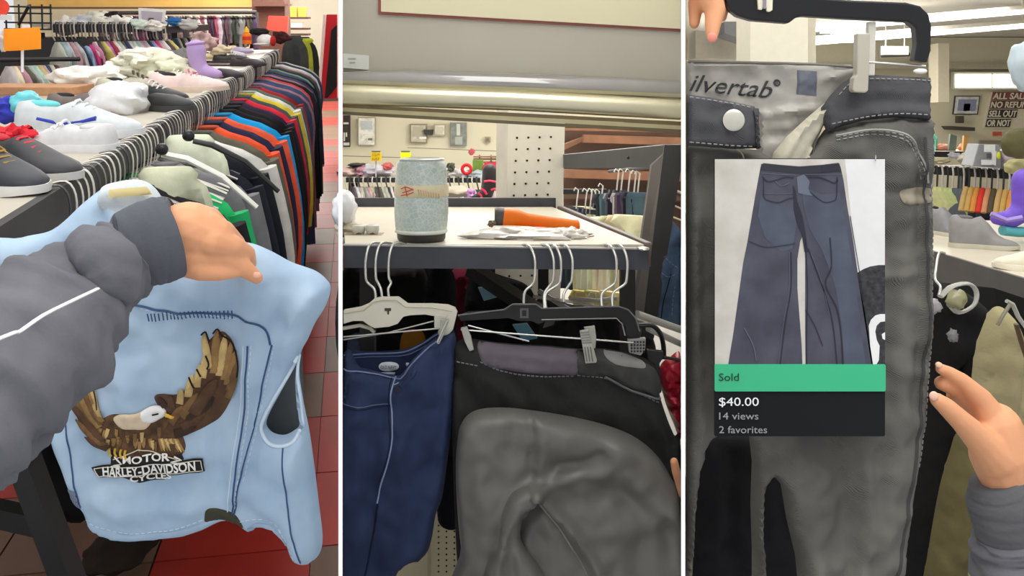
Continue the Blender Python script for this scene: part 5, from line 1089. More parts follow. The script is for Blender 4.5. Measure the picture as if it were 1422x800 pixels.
# red lace garment and finger
rls = thing('red_lace_top', 2, P(932, 600, 1.3, 2), 'shiny crimson garment at the right edge of the middle bay', 'garment')
rs = Sheet([(918,506),(930,496),(945,492),(945.2,560),(945.2,610),(936,590),(926,565),(920,545),(914,524)], flat_base(2, 1.26), .02, 8, [([(922,520),(940,540)],3,.005), ([(920,545),(942,560)],3,.005), ([(930,505),(944,520)],3,.004), ([(926,565),(944,585)],3,.005), ([(935,530),(945,528)],3,-.004)], 4, amp=.008, fr=.1)
mk('body', rs.geo(), mat('crimson_satin', (160,16,40), rough=.3, var=.25, scale=60, bump=.5, bscale=120), rls)
fg = thing('person', 2, P(940, 670, 1.08, 2), 'fingertip of a person reaching in from the right of the middle bay', 'person')
P2 = lambda u, v, Y, r: (P(u, v, Y, 2), r*Y/F)
fmesh = flesh([[P2(936,641,1.09,5.5), P2(939,655,1.10,6.2), P2(945,672,1.13,7.2), P2(950,686,1.16,8)]], .0013, 3)
kk = G(); 
for q in fmesh.v:                                   # keep the finger on its own side of the divider
    lim = -.0  # divider plane: x = u/F*y
    xm = (945.8-CX)/F*q.y
    if q.x > xm: q.x = xm
mk('finger', fmesh, skin, fg)
# ================================================================ BAY 3: grey jeans, listing card, reaching hand
# ---- shell details: soffit, windows, light strips, pillar
XR = 951.8
YW3 = 15.95
mk('trim_1', quad([(1100,52),(1500,52),(1500,92),(1100,92)], 15.2, .6, 3), mat('soffit_cream', (206,200,176), rough=.8, var=.02), b=3, smooth=False, kind='structure')
mk('trim_2', quad([(1100,88),(1500,88),(1500,95),(1100,95)], 15.1, .1, 3), plain((176,168,146)), b=3, smooth=False, kind='structure')
w1 = mk('window_1', quad(rect(1324,100,1425,124), 15.8, .08, 3), plain((216,212,196)), b=3, smooth=False, kind='structure')
lit = mat('lit_window', (255,253,246), emit=1.6, bump=0, var=0)
for a, c in ((1327,1377),(1380,1423)): mk('pane', quad(rect(a,103,c,121.5), 15.78, .02, 3), lit, w1, smooth=False)
w2 = mk('window_2', quad(rect(1292,98,1302,122), 15.8, .08, 3), plain((216,212,196)), b=3, smooth=False, kind='structure')
mk('pane', quad(rect(1294,100,1300,120), 15.78, .02, 3), lit, w2, smooth=False)
mk('concrete_pillar', quad([(1303,60),(1318,60),(1318,142),(1303,142)], 13.0, .3, 3), mat('pillar_grey', (196,188,166), rough=.8, var=.03), b=3, smooth=False, label='square cream pillar between the jeans and the framed picture', cat='pillar')
mk('cream_pillar', quad([(1042,-60),(1122,-60),(1122,380),(1042,380)], 4.0, .25, 3), mat('pillar_white', (232,226,208), rough=.7, var=.02), b=3, smooth=False, label='broad white pillar seen above the grey jeans waist', cat='pillar')
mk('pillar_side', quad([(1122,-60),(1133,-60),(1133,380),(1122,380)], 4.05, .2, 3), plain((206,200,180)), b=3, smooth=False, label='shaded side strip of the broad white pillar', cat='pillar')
tl = mat('tube_light', (255,255,252), emit=3.0, bump=0, var=0); housing = plain((226,220,206))
def strip_light(b, p, q, w_, lab, house=True):
    t = thing('strip_light', b, (Vector(p)+Vector(q))/2, lab, 'light')
    mk('tube', G().beam(p, q, w_, w_*.8), tl, t, smooth=False)
    if house: mk('housing', G().beam(Vector(p)+Vector((0,.02,w_*.9)), Vector(q)+Vector((0,.02,w_*.9)), w_*2, w_*.8), housing, t, smooth=False)
    for f in (.2, .8):
        c = Vector(p).lerp(Vector(q), f); mk('hanging_rod', G().tube([c, Vector((c.x, c.y, 1.395))], .008, 6), housing, t)
strip_light(3, P(1100,62,11,3), P(1500,30,11,3), .06, 'long white fluorescent strip light above the right bay')
strip_light(3, P(1100,44,9.5,3), P(1500,10,9.5,3), .05, 'second, higher fluorescent strip light in the right bay')
strip_light(3, P(1140,42,13,3), P(1200,42,13,3), .1, 'bright short strip light right of the white pillar', False)
strip_light(3, P(1146,55,12.5,3), P(1190,55,12.5,3), .09, 'bright strip light below the short one right of the white pillar', False)
for i, x in enumerate((-1.1, .0)):   # over the front of the middle bay; mirrored by the glossy lip and the pipe
    strip_light(2, Vector((x+.1, .25, 1.3)), Vector((x+1.0, .25, 1.3)), .03, 'fluorescent tube over the middle bay, '+('left' if i == 0 else 'right')+' of two')
mk('sloping_duct', G().prism([P(966,42,7,3), P(1040,52,7,3), P(1040,82,7,3), P(966,80,7,3)], (0,.3,0)), mat('duct_cream', (216,208,190), rough=.6, var=.04), b=3, smooth=False, label='cream sloping duct left of the white pillar', cat='duct')
mk('sloping_duct', G().prism([P(1006,30,6.5,3), P(1042,30,6.5,3), P(1042,58,6.5,3), P(1006,46,6.5,3)], (0,.3,0)), plain((150,150,152)), b=3, smooth=False, label='grey box of the duct just left of the white pillar', cat='duct')
mk('hanging_sign', (lambda g_: g_.tube([P(1230,66,12.22,3), Vector((P(1230,66,12.22,3).x,12.22,1.395))], .008, 6).tube([P(1256,66,12.22,3), Vector((P(1256,66,12.22,3).x,12.22,1.395))], .008, 6))(quad(rect(1225,64,1262,76), 12.2, .04, 3)), plain((250,250,240)), b=3, smooth=False, label='white hanging sign framed by the black hanger', cat='sign')
mk('sign_border', quad([(1223,62),(1225,62),(1225,76),(1264,73),(1264,78),(1223,80)], 12.24, .03, 3), plain((70,64,58)), b=3, smooth=False, label='dark edge strip of the white hanging sign', cat='trim')
framed('picture_frame', 1324, 133, 1358, 159, YW3, (60,56,56), (226,226,226), 'black-edged framed picture on the far wall of the right bay', lean=-.12, b=3, bw=1.2, extra=[(1329,138,1354,154,(150,156,186)),(1337,144,1346,154,(206,212,226))])
mk('wall_bracket', quad(rect(1330,161,1339,171), 15.7, .1, 3), plain((84,76,64)), b=3, smooth=False, label='dark square box under the framed picture', cat='box', bevel=.01)
mk('wall_shelf', quad([(1322,175),(1354,177),(1354,182),(1326,180)], 15.5, .4, 3), plain((70,64,60)), b=3, smooth=False, label='thin dark shelf on the far wall under the square box', cat='shelf')
sg3 = thing('lettered_sign', 3, P(1396, 178, YW3, 3), 'large cream sign covered in bold dark capitals on the far wall', 'sign')
sl_ = lambda u, v: (u-.22*(v-178), v)
mk('board', G().prism([P(*sl_(1366,128), YW3, 3), P(*sl_(1440,128), YW3, 3), P(*sl_(1440,178), YW3, 3), P(*sl_(1366,178), YW3, 3)], (0,.05,0)), plain((236,226,204)), sg3, smooth=False)
upv = (P(*sl_(1400,128), YW3, 3)-P(*sl_(1400,178), YW3, 3)).normalized()
for v, txt, c, w_ in ((138.5,'ALL SALE',(150,90,88),50), (150.5,'NO REFUN',(120,80,72),52), (163,'SELL OUT',(70,66,62),40), (176,'OR NOT',(76,72,66),34)):
    u, vv = sl_(1369, v)
    mk('letter_plate', quad([sl_(1368,v-11), sl_(1368+w_,v-11), sl_(1368+w_,v+.6), sl_(1368,v+.6)], YW3-.012, .01, 3), plain(c), sg3, smooth=False)
    mk('lettering', flattext(txt, P(u+.3, vv-1, YW3-.03, 3), Vector((1,0,0)), upv, (w_-2)/F*YW3, 8.5/F*YW3, bold=.02, thick=.01), plain((240,232,214)), sg3)
for i, u in enumerate((1381.5, 1388.5)): mk('red_sticker', quad(rect(u-2.5,183,u+2.5,188.5), YW3-.02, .02, 3), plain((226,90,70)), b=3, smooth=False, label=('left' if i == 0 else 'right')+' small red sticker under the lettered sign', cat='sticker')
mk('thermos_plate', quad(rect(1360,195,1392,200), YW3-.03, .03, 3), plain((150,140,126)), b=3, smooth=False, label='row of tiny grey notices under the red stickers', cat='notice')

# ---- far rack with goods
gA = P(1285, 236, 6.0, 3); gB = P(1440, 245, 5.4, 3)
frame_rack(3, gA, gB, 'black-edged rack of dark coats with tan collars', zfoot=-1.55, depth=.7, board=.05)
cols = [((206,206,150),'pale yellow'),((190,200,140),'lime'),((96,104,112),'grey'),((60,64,72),'dark slate'),((90,92,104),'blue grey'),((44,46,54),'navy black'),((66,66,70),'charcoal'),((48,46,48),'black')]
tn = [(206,166,96),(224,150,70),(226,60,50),(216,150,110),(90,80,60),(206,170,110)]
for i in range(20):
    f = (i+.3)/20; p = gA.lerp(gB, f)+Vector((0,-.07,-.07)); c, n = cols[min(len(cols)-1, i//2 if i < 6 else 3+(i*3) % 5)]
    t = thing('coat', 3, p+Vector((0,0,-.4)), '%s coat on the far rack, %s from the grey jeans edge' % (n, ORD[i]), 'garment', '%s coats on the far rack %s' % (n, 'left' if i < 6 else 'right'))
    wv = Vector((.42,-.9,0)).normalized()
    mk('body', garment_geo(p, wv, .19, .45, .05, i, sl=.13), cloth(c), t)
    if i > 4: mk('collar', G().tube([p+Vector((.02,-.06,-.02)), p+Vector((-.03,-.13,-.07)), p+Vector((-.075,-.19,-.15))], .015, 6, .6), plain(tn[i % 6], .8), t)
    mk('clothes_hanger', G().tube([p+Vector((0,.03,.1)), p+Vector((0,.0,.1)), p+Vector((0,-.01,.06)), p+Vector((0,0,-.03))], .006, 5), (hk, hk3)[i % 2], b=3, label=('pale','black')[i % 2]+' hanger on the coat rack in the right bay', cat='hanger', group=('pale','black')[i % 2]+' hangers on the coat rack')
gC = P(1270,214,8.3,3); gD = Vector((gC.x+1.6, 8.1, gC.z))
frame_rack(3, gC, gD, 'grey-topped rack behind the coat rack, small goods on top', zfoot=-1.55, depth=.7, board=.05)
ZC = gC.z+.025
dv = thing('device_case', 3, P(1370, 232, 5.5, 3), 'grey plastic device case with white labels on the coat rack', 'case')
mk('body', G().prism([P(1360,200,5.6,3), P(1389,201,5.6,3), P(1391,234,5.5,3), P(1351,231,5.5,3)], (0,.15,0)), plain((140,142,146), .4), dv, smooth=False, bevel=.006)
mk('white_label', quad(rect(1368,201,1382,211), 5.49, .012, 3), plain((236,236,236)), dv, smooth=False)
mk('white_label', quad(rect(1364,222,1378,229), 5.48, .012, 3), plain((236,236,236)), dv, smooth=False)
mk('handle_strip', quad([(1378,208),(1384,210),(1383,230),(1378,228)], 5.47, .012, 3), plain((230,230,232)), dv, smooth=False)
mk('lime_button', G().ball(P(1387,216,5.46,3), (.012,.008,.022)), plain((216,226,40), .4), dv)
mk('screen_slot', quad(rect(1371,213,1377,220), 5.47, .01, 3), plain((90,90,94)), dv, smooth=False)
for i, (u, v, Y, r, c, nm_, cat, lab) in enumerate(((1345,222,5.9,(.06,.08,.04),(226,220,206),'white_box_bag','bag','cream white bag left of the grey device case'),(1352,206,6.2,(.02,.02,.016),(226,40,44),'red_pouch','pouch','small bright red pouch behind the cream bag'),
    (1308,207,6.4,(.05,.05,.025),(230,160,140),'salmon_bundle','bundle','salmon bundle on the coat rack nearest the jeans'),(1317,212,6.2,(.025,.04,.012),(60,60,66),'dark_pouch','pouch','dark pouch under the salmon bundle'),(1340,205,6.4,(.04,.05,.03),(216,150,120),'peach_bundle','bundle','peach bundle beside the red pouch'),
    (1297,195,6.3,(.02,.03,.06),(126,216,186),'mint_bottle_cloth','cloth','mint green cloth beside the jeans edge'),(1305,223,5.9,(.06,.05,.02),(216,206,170),'beige_bundle','bundle','beige bundle on the rack edge beside the jeans'),(1325,216,6.1,(.035,.04,.02),(200,196,206),'lilac_grey_bundle','bundle','lilac grey bundle between the dark pouch and cream bag'),
    (1399,222,5.6,(.04,.05,.06),(206,190,196),'pink_grey_bundle','bundle','pink-grey bundle right of the grey device case'))):
    pq = P(u, v, Y, 3)
    if v < 215 and Y > 6: pq = P(u, v, 8.5, 3); r = tuple(x*1.35 for x in r); pq.z = ZC+r[2]*.75
    else: pq.z = max(pq.z, -.275+r[2]*.75) if Y > 5.8 else pq.z
    lump(3, nm_, pq, r, cloth(c), lab, cat, seed=80+i, nz=.45)
mk('card_frame', quad([(1320,186),(1329,189),(1327,211.5),(1317,211.5)], 8.4, .03, 3), plain((120,130,120)), b=3, smooth=False, label='small tilted green-edged card on the coat rack', cat='card')
mk('card_frame', quad([(1339,188),(1346,190),(1343,211.5),(1337,211.5)], 8.4, .03, 3), plain((206,160,90)), b=3, smooth=False, label='small tilted orange-tan card beside the peach bundle', cat='card')
lump(3, 'olive_hat', P(1414, 200, 3.6, 3), (.062,.06,.058), mat('olive_felt', (96,92,58), rough=.9, var=.25, scale=12, bump=.3), 'large olive green round hat at the right edge', 'hat', seed=91, nz=.12)
lump(3, 'olive_cloth', P(1414, 232, 3.7, 3), (.05,.05,.03), cloth((186,180,130)), 'pale olive cloth under the green hat', 'cloth', seed=92, nz=.3)
lump(3, 'blue_grey_bag', P(1424, 92, 3.4, 3), (.06,.05,.09), mat('bluegrey_plastic', (176,190,200), rough=.4, var=.05), 'pale blue-grey bag hanging at the right edge beside the sign', 'bag', seed=93, nz=.2)

# ---- near table at the right with trainers
T3 = -.45
t3 = thing('display_table', 3, Vector((2.2, 3.4, -1.55)), 'cream-topped table with dark edge board at the right', 'table')
e0 = Vector((1.45, 3.9, T3)); e1 = Vector((1.462, 2.3, T3))
mk('tabletop', G().prism([Vector((1.45,4.3,T3-.03)), Vector((1.462,2.3,T3-.03)), Vector((2.6,2.3,T3-.03)), Vector((2.9,4.3,T3-.03))], (0,0,.03)), creamtop, t3, smooth=False)
mk('edge_board', G().prism([Vector((1.445,4.3,T3-.1)), Vector((1.445,4.3,T3+.006)), Vector((1.457,2.3,T3+.006)), Vector((1.457,2.3,T3-.1))], (.012,0,0)), mat('edge_board_dark', (84,80,78), rough=.45, var=.1, scale=12, bump=.05), t3, smooth=False)
mk('leg', G().box((1.6, 3.9, -1.01), (.05,.05,1.08)), blk, t3, smooth=False)
mk('leg', G().box((2.4, 2.5, -1.01), (.05,.05,1.08)), blk, t3, smooth=False)
def on3(u, v): return onz(u, v, T3, 3)
shoe(3, on3(1366, 345), -.5, .225, (140,138,138), (196,192,174), 'grey mesh trainer with cream sole, heel toward the camera', laces=(170,170,172), lining=(110,108,108), wid=.42, high=.22)
shoe(3, on3(1312, 326), -1.1, .2, (134,134,138), (206,202,186), 'second grey trainer standing beside the jeans edge', laces=(60,60,64), lining=(40,40,42), wid=.5, high=.26)
pbm = mat('purple_boot', (112,80,196), rough=.5, var=.1, bump=.1)
pt = thing('purple_boot', 3, on3(1410, 325), 'purple boot with teal sole behind the grey trainer', 'boot')
mk('upper', flesh([[(P(1424,252,3.5,3), .05), (P(1422,290,3.5,3), .045), (P(1405,304,3.5,3), .035), (P(1384,304,3.5,3), .024)]], .009, 3), pbm, pt)
mk('strap', G().tube([P(1376,297,3.42,3), P(1398,306,3.4,3), P(1420,302,3.38,3)], .018, 8, .5), plain((150,130,206), .5), pt)
mk('sole', G().tube([P(1392,320,3.5,3), P(1412,322,3.5,3), P(1440,322,3.5,3)], .032, 10, .6), plain((90,176,186), .5), pt)
shoe(3, on3(1440, 375), 2.7, .24, (226,218,196), (236,230,212), 'cream white trainer cut by the right edge', laces=(236,232,220), wid=.45, high=.02)
# ---- things hanging below the edge board
mk('dark_gap_sheet', Sheet([(1286,395),(1300,392),(1330,400),(1360,420),(1372,440),(1362,500),(1345,560),(1330,640),(1318,740),(1305,830),(1240,830),(1262,700),(1280,560)], flat_base(3, 1.7), .05, 20, [([(1310,450),(1300,600),(1290,760)],8,.02), ([(1340,440),(1322,560)],8,.015)], 12, amp=.02, seed=4).geo(), cloth((22,21,22)), b=3, label='black draped sheet filling the dark shaded gap just right of the grey jeans', cat='garment')  # dark cloth shape put in for the shade between hanging things
mk('shade_backdrop', G().prism([P(1230,385,2.6,3), P(1380,400,2.6,3), P(1470,430,2.5,3), P(1470,850,2.5,3), P(1230,850,2.6,3)], (0,.03,0)), plain((18,17,18), .9), b=3, smooth=False, label='black sheet standing in for the shade under the right table', cat='panel')  # black sheet painted as the unlit space under the table
kh = thing('khaki_trousers', 3, P(1390, 800, 1.5, 3), 'light khaki trousers hanging behind the reaching hand', 'trousers')
khm = mat('khaki_cotton', (158,148,112), rough=.9, var=.12, scale=9, bump=.3)
ks = Sheet([(1378,428),(1398,432),(1412,470),(1424,520),(1440,560),(1440,720),(1410,770),(1380,830),(1310,830),(1330,760),(1345,700),(1340,620),(1346,560),(1352,500),(1362,460)], flat_base(3, 1.5), .04, 18, [([(1395,450),(1385,560),(1370,700)],9,.016), ([(1370,480),(1360,600)],7,-.012), ([(1412,500),(1405,620),(1390,740)],8,-.014), ([(1360,690),(1335,800)],8,.012)], 9, amp=.014, seed=12)
mk('body', ks.geo(), khm, kh, sharp=80)
mk('side_seam', ks.line([(1402,445),(1415,500),(1424,560),(1414,640)], .0016), plain((110,100,70), .9), kh)
ol = Sheet([(1330,600),(1352,610),(1362,650),(1362,700),(1348,760),(1326,830),(1282,830),(1290,760),(1304,680),(1318,630)], flat_base(3, 1.42), .03, 14, [([(1335,640),(1320,760)],8,.012)], 9, amp=.01, seed=14)
mk('olive_trousers', ol.geo(), cloth((96,88,58)), b=3, label='darker olive trousers hanging below the hand', cat='trousers', sharp=80)
clp = mat('clear_plastic', (196,194,186))
ch3 = thing('clear_hanger', 3, P(1325, 440, 1.45, 3), 'clear plastic hanger with hook hanging from the edge board', 'hanger')
mk('hook', G().tube([P(*q,3) for q in catmull([(1312,352,1.6),(1304,352,1.55),(1300,372,1.5),(1299,388,1.48),(1306,398,1.46),(1304,410,1.45)], False, 4)], .0022, 6), steel, ch3)
mk('clip_body', G().tube([P(*q,3) for q in catmull([(1306,412,1.45),(1322,398,1.46),(1345,394,1.47),(1356,406,1.47),(1352,424,1.46),(1332,434,1.45),(1318,422,1.45)], False, 4)], .006, 8, .5), clp, ch3)
mk('clip_body', G().ball(P(1328,416,1.44,3), (.016,.01,.015), nz=.4, seed=2), plain((150,146,110), .2), ch3)
mk('clip_body', G().ball(P(1296,425,1.42,3), (.012,.008,.012), nz=.5, seed=4), plain((150,146,146), .2), ch3)
mk('clear_tip', G().ball(P(1323,466,1.44,3), (.008,.006,.01), nz=.5, seed=6), plain((120,120,122), .15), ch3)
c4 = thing('clear_hanger', 3, P(1405, 440, 1.4, 3), 'clear plastic clip hanger over the khaki trousers', 'hanger')
mk('bar', G().tube([P(*q,3) for q in ((1398,418,1.4),(1406,422,1.4),(1414,440,1.4),(1430,462,1.4))], .005, 8, .6), clp, c4)
mk('clip', G().tube([P(1402,424,1.39,3), P(1394,436,1.38,3), P(1385,452,1.38,3)], .003, 6), plain((120,116,96), .3), c4)
mk('brown_strap', G().tube([P(1411,450,1.42,3), P(1418,474,1.42,3), P(1430,510,1.42,3)], .006, 8, .5), plain((86,66,44), .6), c4)

# ---- grey jeans held up in front
JZ = .95
gj = thing('grey_jeans', 3, P(1150, 800, JZ, 3), 'large faded grey jeans held up by the waist in front of the camera', 'jeans')
gd = mat('grey_denim', (124,121,115), rough=.88, var=.2, scale=9, bump=.45, bscale=260, weave=True, col2=(84,83,80), spec=.15)
gw = mat('grey_denim_waist', (84,84,88), rough=.88, var=.12, scale=12, bump=.45, bscale=260, weave=True, col2=(66,66,70))
jb = flat_base(3, JZ)
jo = [(952.5,200),(985,203),(1020,206),(1052,208),(1075,222),(1105,226),(1130,200),(1145,180),(1190,168),(1240,162),(1291,164),(1290,200),(1288,260),(1287,330),(1285,420),(1284,500),(1279,560),(1272,620),(1262,690),(1252,760),(1246,830),(1110,830),(1104,770),(1092,720),(1084,672),(1070,656),(1060,668),(1058,720),(1062,780),(1064,830),(1044,830),(1044,760),(1042,700),(1044,640),(1040,604),(1010,590),(985,606),(972,650),(966,700),(963,760),(960,830),(952.5,830),(952.5,600),(952.5,400)]
js = Sheet(jo, jb, .024, 12, [([(1240,180),(1245,300),(1235,420),(1240,560),(1225,700),(1205,810)],14,.006), ([(1275,200),(1276,400),(1268,560),(1248,700)],5,.005), ([(1262,200),(1264,400),(1256,560)],6,-.006), ([(970,240),(972,400),(965,560)],12,-.006), ([(958,300),(964,500),(968,600)],6,.005), ([(1100,620),(1120,700),(1125,800)],16,.008), ([(1150,620),(1165,720),(1160,810)],16,-.007), ([(1190,620),(1195,720),(1180,810)],10,.006), ([(1160,190),(1210,180),(1260,200)],8,.004), ([(1205,260),(1270,268)],5,-.004), ([(1210,380),(1265,372)],6,.003),([(1215,470),(1262,480)],7,-.003)], 7, amp=.009, fr=.02, seed=21, smooth=False)
mk('body', js.geo(), gd, gj, sharp=80)
wr = Sheet([(1140,150),(1152,134),(1168,116),(1184,106),(1205,103),(1250,106),(1292,108),(1292,135),(1290,167),(1240,163),(1200,167),(1170,175),(1148,184),(1142,168)], flat_base(3, JZ-.012), .012, 8, [([(1160,150),(1220,140),(1285,142)],8,-.003)], 6, amp=.003, fr=.04, seed=2, smooth=False)
mk('waistband', wr.geo(), gw, gj, sharp=80)
wl = Sheet([(952.5,131),(985,135),(1020,142),(1048,148),(1051,170),(1054,206),(1020,207),(980,204),(952.5,202)], flat_base(3, JZ-.03), .012, 6, [([(960,165),(1040,178)],10,.002)], 6, amp=.003, fr=.05, seed=5, smooth=False)
mk('waistband', wl.geo(), gw, gj, sharp=80)
g = G(); [wl.dashes(g, ln, .0006, 5, 3, .0006) for ln in ([(955,135),(1018,145),(1044,151)], [(955,197),(1015,202),(1046,203)], [(1044,152),(1047,200)])]
wr.dashes(g, [(1150,172),(1200,162),(1245,158),(1286,160)], .0006, 5, 3); wr.dashes(g, [(1160,132),(1185,112),(1250,111),(1288,113)], .0006, 5, 3)
js.dashes(g, [(1150,190),(1200,182),(1240,190),(1262,215),(1272,250)], .0007, 5, 3); js.dashes(g, [(1150,194),(1200,186),(1238,194),(1258,218),(1268,250)], .0007, 5, 3); js.dashes(g, [(1281,200),(1280,400),(1276,520),(1262,640)], .0006, 5, 3)
mk('stitching', g, plain((150,148,144), .9), gj, kind='stuff')
mk('outseam', js.line([(1270,190),(1272,330),(1270,470),(1262,570),(1248,680),(1228,800)], .0016), plain((66,66,66), .9), gj)
mk('pocket_edge', js.line([(1150,188),(1200,180),(1240,187),(1264,212),(1274,252)], .0013), plain((150,148,142), .9), gj)
mk('side_patch', js.patch([(1236,262),(1268,258),(1278,262),(1276,278),(1240,280)], .0015, 4, 5, .0005).geo(), plain((140,132,116), .9), gj, label='worn pale scuff at the hip')
bt3 = mk('button', G().tube([wl.at(1014,167,.0002), wl.at(1014,167,.0035), wl.at(1014,167,.005)], [.0098,.0106,.008], 28), mat('silver_button', (206,204,190), rough=.3, metal=.6, bump=0), gj, label='round silver button')
mk('belt_loop', wl.patch([(1042,150),(1050,151),(1054,206),(1047,207)], .003, 3, 4, .002, smooth=False).geo(), gw, gj)
mk('thread', js.line([(1016,204),(1022,212),(1024,222)], .0007, .004), plain((206,196,160)), gj)
# inside waistband with printed name
inn = Sheet([(952.5,84),(1000,86),(1060,87),(1130,89),(1180,90),(1200,96),(1200,106),(1175,122),(1152,144),(1132,172),(1110,205),(1090,232),(1052,232),(1050,160),(952.5,150)], flat_base(3, JZ+.02), .008, 6, [([(960,92),(1100,95)],3,.003), ([(1060,160),(1130,150)],5,.004), ([(1060,190),(1110,180)],6,-.004), ([(1140,110),(1180,100)],4,.004)], 6, amp=.004, fr=.05, seed=7, smooth=False)
mk('inner_band', inn.geo(), mat('silver_lining', (176,172,164), rough=.35, var=.16, scale=16, bump=.25, bscale=60), gj, label='silvery pale inside waistband')
mk('band_top_edge', inn.line([(954,86),(1060,88),(1130,90),(1196,95)], .0016), plain((120,118,110), .4), gj)
mk('lettering', inn.text('ilvertab', 955, 126.5, 1068, 137, 24, .001, shear=.35, bold=.0), plain((58,58,60), .7), gj)
mk('registered_mark', G().tube([inn.at(1075.5+4*math.cos(a), 115.5+4*math.sin(a), .0015) for a in [k*.6283 for k in range(10)]], .0008, 5, closed=True), plain((58,58,60), .7), gj)
mk('registered_mark', inn.text('R', 1073.6, 118, 1077.6, 118, 5, .001), plain((58,58,60), .7), gj)
mk('grey_label', inn.patch([(1104,98),(1130,100),(1130,133),(1103,131)], .0012, 3, 4, .001, smooth=False).geo(), plain((108,112,124), .7), gj, label='square blue-grey woven label')
fly = Sheet([(1070,230),(1074,212),(1092,190),(1118,166),(1146,142),(1158,134),(1158,150),(1140,176),(1130,200),(1122,232)], flat_base(3, JZ-.004), .010, 6, [([(1085,220),(1110,180),(1145,150)],4,.004), ([(1112,225),(1128,190)],4,-.003)], 5, amp=.001, fr=.06, seed=8, smooth=False)
mk('fly_facing', fly.geo(), mat('cream_facing', (206,200,180), rough=.8, var=.1, scale=20, bump=.2), gj, label='cream cotton fly facing folded over')
mk('zip_line', fly.line([(1122,228),(1130,196),(1142,170)], .0009), plain((96,92,82), .6), gj)
# dark jeans between the legs; the black also paints shade in the leg gap
db = Sheet([(966,600),(1052,600),(1090,640),(1108,700),(1120,830),(958,830),(960,720)], flat_base(3, 1.15), .02, 14, [([(990,620),(985,800)],6,.008), ([(1015,620),(1010,800)],7,-.006)], 9, amp=.01, seed=31, smooth=False)
mk('black_jeans', db.geo(), mat('black_denim', (13,12,18), rough=.9, var=.25, scale=10, bump=.3), b=3, label='black jeans hanging behind, seen between the grey legs', cat='jeans', sharp=80)

# ---- black clip hanger with beige clip
hb3 = thing('black_jeans_hanger', 3, P(1150, 80, .93, 3), 'thick black plastic hanger carrying the grey jeans', 'hanger')
mk('plastic_bar', px_prism([(1006,-40),(1008,0),(1014,14),(1024,22),(1044,28),(1096,32),(1106,24),(1115,22),(1180,26),(1262,30),(1272,38),(1274,60),(1270,84),(1288,87),(1293,70),(1294,36),(1290,20),(1278,8),(1258,3),(1180,0),(1130,-4),(1100,-40)], .925, .014, 3), bpl, hb3, smooth=False, bevel=.002)
mk('white_clip_tab', px_prism([(1051,-20),(1074,-20),(1073,14),(1069,16.5),(1065,16),(1064,10),(1060,10),(1058,14),(1053,13)], .922, .004, 3), plain((226,220,196), .5), hb3, smooth=False, bevel=.0008)
mk('mauve_strip', px_prism([(1060,-20),(1065,-20),(1064,12),(1060,12)], .9205, .002, 3), plain((140,130,150), .5), hb3, smooth=False)
mk('beige_clip', px_prism([(1191,46),(1209,46),(1207,104),(1206,126),(1202,129),(1186,128),(1184,124),(1186,108),(1190,104)], .912, .012, 3), plain((176,170,156), .4), hb3, smooth=False, bevel=.0015)
mk('clip_jaw', px_prism([(1206,30),(1217,30),(1215,105),(1206,105)], .93, .008, 3), plain((206,202,190), .4), hb3, smooth=False, bevel=.001)
mk('metal_glint', G().ball(P(1278,99,.93,3), (.007,.004,.003)), plain((240,240,236), .2), hb3)
mk('clip_rod', G().tube([P(1192,84,.93,3), P(1200,86,.93,3), P(1285,92,.935,3)], .0014, 6), steel, hb3)

# ---- hands
H3 = lambda u, v, Y, r: (P(u, v, Y, 3), r*Y/F)
p3 = thing('person', 3, P(1400, 800, .95, 3), 'hand reaching in from the lower right, grey sweatshirt cuff', 'person')
hd3 = flesh([
  [H3(1402,672,.95,36), H3(1390,632,.95,42), H3(1382,596,.95,37)], [H3(1405,650,.95,32), H3(1398,610,.955,28)],
  [H3(1380,592,.95,27), H3(1362,556,.945,17), H3(1336,530,.94,12), H3(1318,518,.935,9.5), H3(1306,512,.93,7.5)],
  [H3(1374,590,.955,24), H3(1352,560,.955,16), H3(1330,540,.95,12.5), H3(1307,532,.94,10)],
  [H3(1376,600,.965,22), H3(1352,574,.968,14), H3(1334,558,.97,12), H3(1324,550,.965,10)],
  [H3(1384,604,.97,20), H3(1362,588,.978,13), H3(1346,575,.982,10), H3(1338,568,.98,9)],
  [H3(1384,636,.94,30), H3(1362,612,.93,21), H3(1336,586,.92,15.5), H3(1314,565,.915,13), H3(1301,555,.912,10)]], .0021, 4)
mk('hand', hd3, skin, p3, sharp=90)
nail = plain((238,190,166), .3)
mk('fingernail', G().ball(P(1304,507,.9265,3), (.004,.0018,.003), Matrix.Rotation(.4,3,'Y')), nail, p3)
mk('fingernail', G().ball(P(1297,550,.9065,3), (.005,.002,.0045), Matrix.Rotation(.6,3,'Y')), nail, p3)
mk('cuff', sleeve_loft([(1388,662,.95,44),(1396,680,.95,54),(1404,705,.95,57),(1412,735,.95,55),(1416,745,.95,50)], .85, .03, 2, 3), mat('grey_rib2', (92,92,96), rough=.95, var=.05, bump=.3), p3, sharp=80)
mk('sleeve', sleeve_loft([(1410,738,.95,56),(1416,760,.95,66),(1428,800,.95,74),(1445,850,.95,80)], .85, .16, 9, 3), sw, p3, sharp=80)
p4 = thing('person', 3, P(975, 30, .93, 3), 'fingers of a hand holding the black hanger at the upper left of the right bay', 'person')
f4 = flesh([[H3(968,-30,.93,14), H3(985,-4,.93,20), H3(993,14,.925,15), H3(990,34,.92,11.5), H3(989,48,.917,9)],
  [H3(975,-20,.94,16), H3(966,4,.94,11), H3(965,22,.94,9), H3(964,33,.938,7.5)], [H3(1000,-20,.94,14), H3(1004,2,.945,12), H3(1003,16,.945,9), H3(1003,24,.945,7)]], .002, 4)
mk('hand', f4, skin, p4, sharp=90)
mk('fingernail', G().ball(P(989,52,.9115,3), (.0052,.002,.005)), plain((226,140,124), .35), p4)

